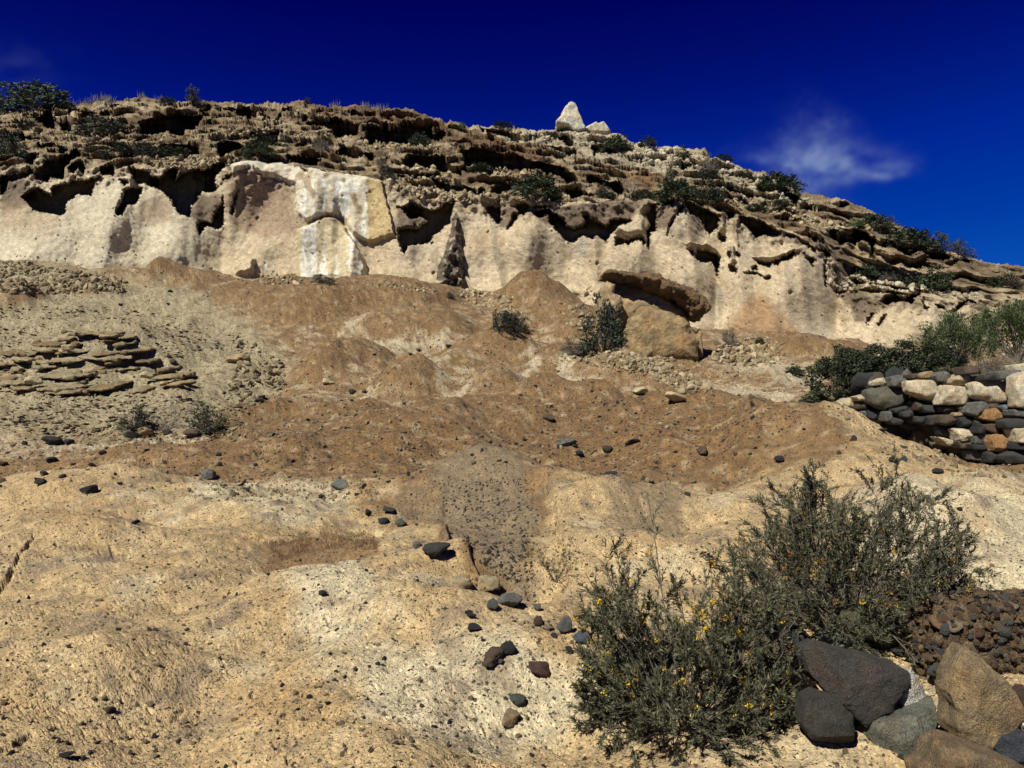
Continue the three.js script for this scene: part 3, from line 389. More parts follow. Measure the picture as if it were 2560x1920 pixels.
// ---------------------------------------------------------------- rocks
const dirs = n => { const r = rng(n), a = []; for (let i = 0; i < 40; i++) { const z = r() * 2 - 1, t = r() * 6.283, q = Math.sqrt(1 - z * z); a.push([q * Math.cos(t), z, q * Math.sin(t)]); } return a; };
function nets(f, lo, hi, h) {   // surface nets: the mesh of f = 0 (f < 0 inside)
  const n = [0, 1, 2].map(i => Math.ceil((hi[i] - lo[i]) / h) + 1), [nx, ny, nz] = n, v = new Float32Array(nx * ny * nz), id = new Int32Array(nx * ny * nz).fill(-1), pos = [], idx = [];
  for (let k = 0, o = 0; k < nz; k++) for (let j = 0; j < ny; j++) for (let i = 0; i < nx; i++) v[o++] = f(lo[0] + i * h, lo[1] + j * h, lo[2] + k * h);
  const at3 = (i, j, k) => (k * ny + j) * nx + i;
  for (let k = 0; k < nz - 1; k++) for (let j = 0; j < ny - 1; j++) for (let i = 0; i < nx - 1; i++) {
    let x = 0, y = 0, z = 0, c = 0; const e = (a, b, c0, a2, b2, c2) => { const p = v[at3(i + a, j + b, k + c0)], q = v[at3(i + a2, j + b2, k + c2)]; if ((p < 0) !== (q < 0)) { const t = p / (p - q); x += a + (a2 - a) * t; y += b + (b2 - b) * t; z += c0 + (c2 - c0) * t; c++; } };
    for (let a = 0; a < 2; a++) for (let b = 0; b < 2; b++) { e(0, a, b, 1, a, b); e(a, 0, b, a, 1, b); e(a, b, 0, a, b, 1); }
    if (c) { id[at3(i, j, k)] = pos.length / 3; pos.push(lo[0] + (i + x / c) * h, lo[1] + (j + y / c) * h, lo[2] + (k + z / c) * h); }
  }
  const quad = (a, b, c, d, flip) => { if (a < 0 || b < 0 || c < 0 || d < 0) return; flip ? idx.push(a, c, b, a, d, c) : idx.push(a, b, c, a, c, d); };
  for (let k = 1; k < nz - 1; k++) for (let j = 1; j < ny - 1; j++) for (let i = 1; i < nx - 1; i++) {
    const s = v[at3(i, j, k)] < 0;
    if (s !== (v[at3(i + 1, j, k)] < 0)) quad(id[at3(i, j - 1, k - 1)], id[at3(i, j, k - 1)], id[at3(i, j, k)], id[at3(i, j - 1, k)], !s);
    if (s !== (v[at3(i, j + 1, k)] < 0)) quad(id[at3(i - 1, j, k - 1)], id[at3(i - 1, j, k)], id[at3(i, j, k)], id[at3(i, j, k - 1)], !s);
    if (s !== (v[at3(i, j, k + 1)] < 0)) quad(id[at3(i - 1, j - 1, k)], id[at3(i, j - 1, k)], id[at3(i, j, k)], id[at3(i - 1, j, k)], !s);
  }
  const e = h * .2; for (let k = 0; k < pos.length; k += 3) { const x = pos[k], y = pos[k + 1], z = pos[k + 2], q = f(x, y, z), gx = (f(x + e, y, z) - q) / e, gy = (f(x, y + e, z) - q) / e, gz = (f(x, y, z + e) - q) / e, t = clamp(q / Math.max(gx * gx + gy * gy + gz * gz, .15), -h * .6, h * .6); pos[k] -= gx * t; pos[k + 1] -= gy * t; pos[k + 2] -= gz * t; }
  return geo(pos, idx);
}
// a rock from its outline (photo pixels at a depth) with real thickness, facets and rough skin; local origin at its base
function mottle(g, f, seed = 0, amp = 1) { const p = g.attributes.position, c = new Float32Array(p.count * 3); for (let i = 0; i < p.count; i++) { const x = p.getX(i) * f, y = p.getY(i) * f, z = p.getZ(i) * f, v = clamp(1 + amp * (.55 * fbm3(x + seed, y, z, 3) + .35 * fbm3(x * 4, y * 4 + seed, z * 4, 2)), .45, 1.5), w = amp * .10 * n3(x * .8 - seed, y * .8, z * .8 + 4); c[i * 3] = v * (1 + w); c[i * 3 + 1] = v; c[i * 3 + 2] = v * (1 - w); } g.setAttribute('color', new THREE.BufferAttribute(c, 3)); return g; }
function outlineRock(P, zd, thick, o = {}) {
  let { seed = 1, res = 34, facets = 5, rough = .05, round = .3, scaleN = 1, lean = 0, cut = .62 } = o; if (zd < 6) res *= .88; const W = P.map(([x, y]) => at(x, y, zd)), b = bbox(P);
  let cx = 0, cy = 0, cz = 0; for (const w of W) { cx += w.x; cy += w.y; cz += w.z; } cx /= W.length; cy /= W.length; cz /= W.length;
  const L = W.map(w => [w.x - cx, w.y - cy]), lb = bbox(L), sx = lb[2] - lb[0], sy = lb[3] - lb[1], T = thick / 2, S = Math.min(sx, sy), r = Math.min(S, thick) * round, h = Math.max(sx, sy, thick) / res, R = rng(seed * 13 + 5);
  const fp = []; for (let i = 0; i < facets; i++) { const a = (i + R()) / facets * 6.283, e = .35 + R() * .6, n = new THREE.Vector3(Math.cos(a) * e, Math.sin(a) * e, .7).normalize(); fp.push([n, (Math.abs(n.x) * sx / 2 + Math.abs(n.y) * sy / 2 + n.z * T) * (cut + R() * .22)]); }
  const f = (x, y, z) => {
    const w = n3(x * 2.2 / S + seed, y * 2.2 / S, z * 2.2 / S) * S * .03, d2 = -polySD(L, x + w, y - w * .6), u = d2 + r, v = Math.abs(z - lean * y) - T + r;
    let d = Math.hypot(Math.max(u, 0), Math.max(v, 0)) + Math.min(Math.max(u, v), 0) - r;
    for (const [n, q] of fp) d = Math.max(d, n.x * x + n.y * y + n.z * z - q);
    return d + fbm3(x * 3.1 / S * scaleN + seed * 3, y * 3.1 / S * scaleN, z * 3.1 / S * scaleN, 4) * S * rough * 1.3 + fbm3(x * 13 / S, y * 13 / S + seed, z * 13 / S, 2) * S * .014;
  };
  const m = S * .16 + h * 2, g = nets(f, [lb[0] - m, lb[1] - m, -T - m - Math.abs(lean) * sy], [lb[2] + m, lb[3] + m, T + m + Math.abs(lean) * sy], h);
  g.translate(0, -lb[1], 0);
  return { g: mottle(boxUV(g), 2.6 / S, seed), p: new THREE.Vector3(cx, cy + lb[1], cz), sx, sy };
}
const rockGeos = [];   // loose stones: faceted lumps, unit size, shared by all copies
for (let s = 0; s < 10; s++) {
  const base = mergeVertices((() => { const g = new THREE.IcosahedronGeometry(.5, s < 6 ? 5 : 2); g.deleteAttribute('uv'); g.deleteAttribute('normal'); return g; })(), 1e-4), p = base.attributes.position, D = dirs(s + 40), R = rng(s + 400), cut = D.slice(0, 9).map(d => [d, .2 + R() * .22]), v = new THREE.Vector3();
  for (let i = 0; i < p.count; i++) { v.fromBufferAttribute(p, i).normalize(); let r = .5; for (const [d, c] of cut) { const q = v.x * d[0] + v.y * d[1] + v.z * d[2]; if (q > .05) r = Math.min(r, c / q); } r *= 1 + .2 * fbm3(v.x * 2 + s * 9, v.y * 2, v.z * 2, 4); v.multiplyScalar(r); p.setXYZ(i, v.x, v.y * .8, v.z); }
  base.scale(1.25, 1.25, 1.25); rockGeos.push(mottle(boxUV(base, .5), 2.4, s * 5));
}
const TONE = { black: stone(44, 43, 42), dark: stone(66, 62, 56), brown: stone(96, 78, 58), red: stone(98, 66, 50), grey: stone(122, 120, 110), green: stone(98, 104, 88), blue: stone(98, 106, 112), tan: stone(176, 150, 108), cream: stone(222, 200, 152, 2, .02), white: stone(236, 226, 196, 2, .02), olive: stone(104, 96, 70) };
function looseStone(px, row, w, h, tone, label, group, seed, cat = 'stone', name = 'loose_stone') {
  const p = surfaceAt(px, row + h * .42); if (!p) return; const D = Math.hypot(p.x, p.z), sw = w / F * D, sh = h / F * D, R = rng(seed * 7 + 3);
  const o = mesh(name, rockGeos[seed % 6], TONE[tone], scene); o.scale.set(sw * .92, sh * 1.15, sw * (.65 + R() * .35)); o.position.set(p.x, p.y + sh * .3, p.z); o.rotation.set((R() - .5) * .5, R() * 6.28, (R() - .5) * .5);
  return tag(o, label, cat, group);
}
// --- right foreground boulders, outlines from the place itself
const N4 = [1960, 1460, 3.607], N3 = [1700, 1100, 2.0233];
function boulder(name, label, pan, s, zd, thick, tone, o = {}, group) { const P = pts(s, ...pan), b = bbox(P); if (zd < 6 && b[3] < 1915) { const h = groundHit((b[0] + b[2]) / 2, b[3] - 6); if (h) zd = at(0, 960, 1).z * 0 + (-h.z * CP + (h.y - EYE) * SP); } const k = outlineRock(P, zd, thick, zd > 6 ? o : { ...o, cut: Math.min(o.cut ?? .6, .54), facets: 8, round: (o.round ?? .2) * .7 }), m = mesh(name, k.g, tone, scene); m.position.copy(k.p); return tag(m, label, 'boulder', group); }
boulder('boulder', 'grey green boulder with flat pale top at the front of the heap', N4, '745,1370,790,1240,900,1190,1130,1130,1380,1060,1340,1130,1300,1260,1310,1400,1320,1490,1280,1560,1190,1640,1080,1680,1000,1590,860,1520,770,1440', 3.15, .22, stone(110, 108, 90, 3, .016), { seed: 3, res: 60, facets: 4, rough: .02, round: .12, cut: .75 });
boulder('boulder', 'upright tan boulder with pointed top against the pebbly block', N4, '1630,580,1700,600,1760,650,1880,790,2010,950,2060,1050,2100,1160,2120,1320,2000,1480,1820,1560,1640,1440,1480,1340,1470,1240,1500,1100,1450,960,1470,850,1540,700', 3.3, .2, stone(144, 122, 84, 3, .014), { seed: 5, res: 60, facets: 4, rough: .018, round: .25, cut: .7 });
boulder('boulder', 'low brown boulder nearest the camera below the upright tan one', N4, '1330,1480,1380,1410,1500,1400,1700,1460,1900,1530,2080,1610,2300,1720,2300,1950,1250,1950,1200,1680,1290,1590', 2.85, .24, stone(126, 104, 70, 3, .014), { seed: 7, res: 50, facets: 3, rough: .02, round: .25, cut: .8 });
boulder('boulder', 'dark blue grey boulder wedged below the upright tan one', N4, '1800,1400,1880,1300,2030,1250,2120,1290,2200,1380,2300,1600,2200,1680,2000,1580,1850,1500', 3.0, .28, stone(52, 57, 60, 3, .016), { seed: 9, res: 44, facets: 4, rough: .04 });
boulder('boulder', 'black rough boulder in shade under the grey green one', N4, '530,1500,600,1430,740,1340,860,1480,1050,1600,1100,1800,560,1800,520,1640', 3.35, .3, stone(52, 53, 54, 3, .014), { seed: 11, res: 40, facets: 3, rough: .05 });
boulder('boulder', 'long dark grey block lying on its side beside the flowering shrub', N3, '630,1070,700,1045,830,1075,980,1110,1110,1150,1150,1170,1080,1230,1020,1300,1005,1390,940,1440,880,1400,790,1320,700,1240,660,1180', 3.7, .26, stone(76, 68, 56, 3, .026), { seed: 13, res: 60, facets: 2, rough: .015, round: .2, cut: .9 });
boulder('boulder', 'rounded black boulder under the front of the long dark block', N3, '600,1420,620,1300,680,1270,780,1300,850,1370,860,1440,840,1520,740,1530,640,1490', 3.5, .2, stone(58, 54, 42, 3, .016), { seed: 15, res: 40, facets: 3, rough: .02, round: .45 });
boulder('boulder', 'speckled white rock between the long dark block and pebbly block', N3, '1030,1300,1050,1230,1110,1190,1160,1160,1190,1220,1215,1300,1210,1350,1130,1380,1060,1400,1020,1380', 3.65, .2, stone(226, 218, 200, 3, .05), { seed: 17, res: 34, facets: 2, rough: .05 });
boulder('boulder', 'black pointed rock at the upper end of the long dark block', N3, '510,960,560,930,610,950,650,1000,690,1045,640,1070,540,1050', 3.95, .2, stone(38, 38, 38, 3, .01), { seed: 19, res: 34, facets: 3, rough: .03 });
boulder('boulder', 'olive wedge shaped boulder at the foot of the farther shrub', N3, '770,910,820,850,880,825,940,840,990,880,1050,960,1110,1030,1050,1040,960,1000,860,960', 4.35, .3, stone(92, 86, 58, 3, .014), { seed: 21, res: 46, facets: 4, rough: .02 });
boulder('boulder', 'pale brown boulder half hidden behind the flowering shrub', N3, '240,1010,290,900,370,835,430,870,490,950,540,1050,660,1180,640,1270,480,1300,300,1290,220,1180', 4.0, .32, stone(138, 122, 90, 3, .014), { seed: 23, res: 46, facets: 4, rough: .02 });
boulder('boulder', 'small grey rock leaning on the olive wedge', N3, '760,940,800,920,850,950,860,1000,790,995', 4.2, .13, stone(118, 116, 106), { seed: 25, res: 26 });
boulder('boulder', 'flat grey slab lying below the olive wedge', N3, '710,1000,740,980,830,1005,930,1035,1050,1055,1000,1065,860,1060,800,1020,740,1030', 4.05, .2, stone(112, 114, 104), { seed: 27, res: 40 });
boulder('boulder', 'small cream rock beside the flat grey slab', N3, '730,1045,780,1010,830,1040,825,1070,770,1060', 4.0, .1, TONE.cream, { seed: 29, res: 24 });
boulder('boulder', 'black flat stone left of the pebbly block', N3, '1070,1070,1110,1050,1190,1060,1200,1085,1120,1090', 3.95, .12, TONE.black, { seed: 31, res: 26 });
boulder('boulder', 'cream rock showing between shrub and long dark block', N3, '590,1180,620,1150,660,1170,665,1220,640,1250,600,1230', 3.75, .12, TONE.cream, { seed: 33, res: 24, rough: .08 });
boulder('boulder', 'slim tan stone at the lower end of the long dark block', N3, '1015,1380,1025,1320,1045,1310,1050,1380,1030,1390', 3.6, .07, TONE.tan, { seed: 35, res: 22 });
boulder('boulder', 'dark red brown rock at the picture edge behind the tan boulder', N3, '1700,1330,1720,1290,1800,1270,1800,1420,1720,1400', 3.5, .2, stone(70, 46, 34), { seed: 37, res: 28 });
boulder('boulder', 'grey white rock at the picture edge above the blue grey boulder', N3, '1715,1430,1760,1410,1800,1420,1800,1480,1730,1470', 3.3, .15, TONE.white, { seed: 39, res: 26 });
{ // pebbly conglomerate block: brown matrix with stones set in it, each one a part
  const P = pts('1205,1000,1260,880,1320,830,1380,800,1450,780,1560,785,1640,800,1780,790,1900,820,1900,1250,1700,1300,1560,1290,1350,1320,1250,1300,1220,1150,1200,1060', ...N3), zd = 3.75, k = outlineRock(P, zd, .36, { seed: 41, res: 76, facets: 3, rough: .06, round: .2, scaleN: 3, cut: .85 });
  const gq = grp('conglomerate_block', k.p); tag(gq, 'brown conglomerate block full of embedded pebbles', 'boulder'); mesh('matrix', k.g, stone(136, 108, 70, 3, .04), gq);
  const p = k.g.attributes.position, n = k.g.attributes.normal, R = rng(99), mats = [stone(134, 106, 70), stone(96, 96, 88), stone(158, 126, 82), stone(74, 60, 44), stone(164, 148, 114), stone(112, 82, 56)];
  let c = 0; for (let t = 0; t < 6000 && c < 300; t++) { const i = Math.floor(R() * p.count); if (n.getZ(i) < -.1) continue; const s = .02 + R() ** 2.5 * .055, m = mesh('pebble', rockGeos[6 + c % 4], mats[c % 6], gq); m.position.set(p.getX(i), p.getY(i), p.getZ(i)).addScaledVector(new THREE.Vector3(n.getX(i), n.getY(i), n.getZ(i)), -s * .2); m.scale.set(s * 1.3, s, s * 1.1); m.rotation.set(R() * 6, R() * 6, R() * 6); c++; }
  const im = new THREE.InstancedMesh(rockGeos[8], mat(stoneMap, stoneBump, .02, { color: 0xffffff }), 1800), q = new THREE.Object3D(), cc = new THREE.Color(), tn = [[134, 106, 70], [96, 94, 86], [164, 134, 88], [70, 56, 42], [170, 152, 118], [112, 82, 56]]; im.name = 'embedded_grit'; im.userData.kind = 'stuff'; im.castShadow = im.receiveShadow = true;
  for (let k = 0; k < 1800; k++) { let i = Math.floor(R() * p.count), g0 = 0; while (n.getZ(i) < -.2 && g0++ < 20) i = Math.floor(R() * p.count); const z = .009 + R() ** 2 * .022; q.position.set(p.getX(i), p.getY(i), p.getZ(i)); q.rotation.set(R() * 6, R() * 6, R() * 6); q.scale.set(z * 1.3, z, z); q.updateMatrix(); im.setMatrixAt(k, q.matrix); const br = GB * (.75 + .5 * R()); im.setColorAt(k, cc.setRGB(...alb(...tn[k % 6]).map(x => x * br))); } gq.add(im);
}
// --- dry stone wall on the right
{
  const S = [['white', '1455,800,1675,800,1672,850,1640,945,1560,920,1460,870'], ['white', '1690,830,1850,850,1865,920,1820,960,1650,955,1680,880'], ['white', '1870,810,2000,800,2130,815,2142,920,2060,945,1960,945,1880,900'], ['white', '2140,770,2212,740,2330,750,2330,960,2212,980,2140,970'], ['olive', '1190,860,1330,830,1420,850,1485,915,1400,965,1290,990,1200,940'], ['cream', '1720,790,1800,755,1890,780,1880,830,1760,835,1715,820'], ['grey', '1620,770,1680,740,1720,770,1710,815,1640,810'], ['grey', '1340,780,1400,765,1450,810,1440,850,1350,840'], ['white', '1235,810,1300,780,1312,820,1240,838'], ['brown', '1465,760,1520,755,1520,792,1470,792'], ['tan', '1525,760,1600,740,1625,760,1590,788,1530,788'],
    ['cream', '950,985,1060,910,1125,930,1120,985,1030,995'], ['cream', '1115,905,1185,888,1172,932,1130,932'], ['dark', '1045,990,1110,985,1135,1030,1060,1038'], ['grey', '1140,1000,1188,990,1182,1032,1145,1036'], ['brown', '1130,938,1182,933,1188,985,1122,988'], ['grey', '1290,1000,1350,995,1340,1066,1300,1062'], ['black', '1198,985,1292,998,1292,1062,1198,1042'], ['dark', '1355,985,1450,963,1442,1012,1370,1012'], ['dark', '1408,1002,1472,988,1492,1032,1420,1038'], ['brown', '1490,938,1532,938,1542,992,1500,997'], ['dark', '1540,958,1652,963,1652,1012,1560,1008'], ['dark', '1560,1028,1642,1018,1652,1077,1580,1092'], ['brown', '1650,1022,1757,1018,1767,1067,1700,1092,1655,1077'], ['dark', '1660,968,1752,968,1752,1004,1670,1004'], ['brown', '1762,962,1842,958,1842,994,1768,994'],
    ['grey', '1850,950,1910,925,1955,970,1940,1010,1890,1035,1830,1010'], ['orange', '1945,990,2000,975,2085,1020,2080,1060,2000,1070,1925,1045'], ['blue', '2040,965,2100,953,2137,985,2110,1012,2060,1002'], ['grey', '2120,988,2330,980,2330,1040,2130,1034'], ['black', '1772,1038,1872,1028,1892,1082,1800,1102'], ['dark', '1868,1048,1928,1068,1922,1098,1878,1098'], ['brown', '1928,1083,2062,1072,2058,1122,1990,1142,1940,1118'], ['dark', '2068,1060,2130,1043,2330,1070,2330,1108,2080,1112'], ['white', '2130,1110,2330,1098,2330,1200,2150,1202'], ['orange', '1985,1190,2010,1150,2090,1135,2135,1200,2100,1252,2000,1258'], ['white', '1752,1108,1842,1108,1878,1145,1862,1188,1780,1192'], ['grey', '1878,1160,1950,1125,1988,1165,1962,1212,1880,1208'], ['brown', '1758,1188,1862,1190,1852,1232,1780,1242'], ['grey', '1848,1250,1910,1233,1948,1280,1930,1312,1858,1312'], ['dark', '2048,1290,2120,1243,2330,1240,2330,1332,2080,1334'], ['black', '1638,1088,1742,1100,1742,1162,1660,1152'], ['dark', '1348,1033,1422,1060,1402,1088,1348,1078'], ['tan', '1733,1006,1812,1008,1812,1034,1738,1034'], ['brown', '1808,710,1900,718,1912,758,1808,764'], ['grey', '2018,740,2150,733,2162,792,2040,802'], ['white', '2128,700,2330,680,2330,748,2140,752'], ['dark', '1918,770,2042,758,2042,812,1928,804'], ['dark', '1940,1255,2045,1262,2050,1320,1960,1330'], ['white', '1640,1160,1750,1190,1760,1230,1690,1215'], ['white', '900,985,955,970,960,998,910,1000'], ['brown', '1945,950,2040,945,2038,985,1950,985'], ['black', '1860,1210,1980,1215,1990,1250,1870,1245'], ['black', '2060,1010,2125,1012,2120,1045,2080,1045'], ['dark', '2130,1035,2330,1040,2330,1075,2140,1062'], ['black', '2135,1200,2330,1200,2330,1245,2130,1245'], ['dark', '1480,1030,1560,1035,1570,1080,1490,1070'], ['black', '1890,1095,1935,1098,1940,1160,1890,1140']];
  const tones = { ...TONE, white: stone(234, 216, 176, 2, .03), cream: stone(218, 198, 156, 2, .03), orange: stone(168, 126, 74, 2, .02), dark: stone(60, 58, 52), brown: stone(84, 70, 52), grey: stone(120, 117, 106, 2, .03), olive: stone(100, 95, 76) };
  const zAt = px => mix(12.6, 10.4, clamp((px - 2050) / 520)), b0 = at(2330, 1140, zAt(2330)), gw = grp('dry_stone_wall', b0); tag(gw, 'dry stone wall of pale blocks over dark boulders', 'wall');
  const R = rng(555); S.forEach(([tn, s], i) => { const P = pts(s, 1700, 640, 2.572), b = bbox(P), zd = zAt((b[0] + b[2]) / 2) + (b[3] < 935 ? .25 : 0) + (R() - .5) * .12, k = outlineRock(P, zd, mix(.3, .42, R()), { seed: i + 60, res: 17, facets: 7, rough: .03, round: .16, cut: .56 }); const m = mesh('stone', k.g, tones[tn], gw); m.position.copy(k.p).sub(b0); });
  for (let i = 0; i < 150; i++) { // the hidden back course that closes the gaps
    const px = mix(2150, 2600, R()), lo = mix(1085, 1165, clamp((px - 2150) / 300)), row = mix(960, lo + 45, R()), p = at(px, row, zAt(px) + .38); const m = mesh('stone', rockGeos[i % 6], [tones.dark, tones.black, tones.brown, tones.grey][i % 4], gw), s = .25 + R() * .22; m.scale.set(s * 1.3, s, s); m.rotation.set(R() * 6, R() * 6, R() * 6); m.position.copy(p).sub(b0);
  }
}
// --- overhanging boulder in front of the cliff
{
  const hz = groundHit(1600, 872), zd = -hz.z + .6, pan = PAN.M, body = pts('240,620,330,540,560,560,900,690,1250,880,1330,980,1340,1100,1430,1240,1440,1500,1100,1520,700,1500,420,1480,240,1400', ...pan), cap = pts('260,470,300,430,360,400,460,430,560,460,800,465,950,480,1060,560,1250,610,1400,690,1540,790,1572,860,1530,940,1490,1000,1350,990,1330,930,1270,850,1180,770,1000,720,800,640,650,560,480,540,400,520,340,480', ...pan);
  const kb = outlineRock(body, zd + .75, 2.2, { seed: 70, res: 50, facets: 2, rough: .02, round: .3 }), kc = outlineRock(cap, zd + .1, 2.6, { seed: 72, res: 84, facets: 0, rough: .06, round: .42, scaleN: 1.3 }), g = grp('overhanging_rock', kb.p);
  tag(g, 'large brown capped rock with dark overhang standing before the cliff', 'rock'); const add = (n, k, m) => { const o = mesh(n, k.g, m, g); o.position.copy(k.p).sub(kb.p); return o; };
  add('rock_body', kb, stone(176, 150, 104, .6, .05)); add('rock_cap', kc, stone(122, 94, 56, .6, .06)).userData.label = 'rusty brown overhanging cap';
  add('rock_front', outlineRock(pts('600,1000,720,960,740,860,830,850,920,890,1000,910,1100,920,1250,985,1330,1050,1350,1180,1440,1270,1445,1530,1100,1540,700,1520,500,1420,520,1180', ...pan), zd - .55, 1.5, { seed: 76, res: 56, facets: 2, rough: .025, round: .3 }), stone(172, 144, 98, .6, .05));
  add('rock_leg', outlineRock(pts('240,640,330,540,420,580,410,700,500,720,515,850,430,1000,320,1050,230,1000', ...pan), zd - .5, 1.2, { seed: 71, res: 34, rough: .04 }), stone(184, 160, 118, .6, .05)); add('rock_leg', outlineRock(pts('1430,1240,1500,1120,1520,1300,1525,1520,1450,1520', ...pan), zd - .2, .7, { seed: 73, res: 30, rough: .04 }), stone(170, 142, 98, .6, .05));
}
// --- pointed white rocks on the ridge
boulder('ridge_rock', 'tall pointed white rock standing on the ridge', PAN.D, '1105,115,1140,98,1180,120,1220,180,1280,350,1320,420,1310,470,1220,485,1160,460,1110,405,1060,400,960,395,950,360,1000,290,1040,220', 60.5, 1.6, stone(228, 216, 180, .8, .06, 1.5), { seed: 80, res: 46, facets: 4, rough: .015, round: .15, cut: .85 });
boulder('ridge_rock', 'lower slanting white block right of the pointed rock', PAN.D, '1320,420,1380,390,1450,350,1480,375,1550,350,1600,420,1640,490,1620,540,1480,530,1380,480', 60, 1.4, stone(216, 202, 164, .8, .06, 1.5), { seed: 82, res: 40, facets: 5, rough: .02, round: .15, cut: .6 });
boulder('ridge_rock', 'small white block on the ridge beyond the slanting block', PAN.D, '1640,490,1700,488,1770,500,1775,540,1700,560,1640,545', 60, .9, stone(206, 192, 152, .8, .06, 1.5), { seed: 84, res: 26, facets: 4, rough: .03 });
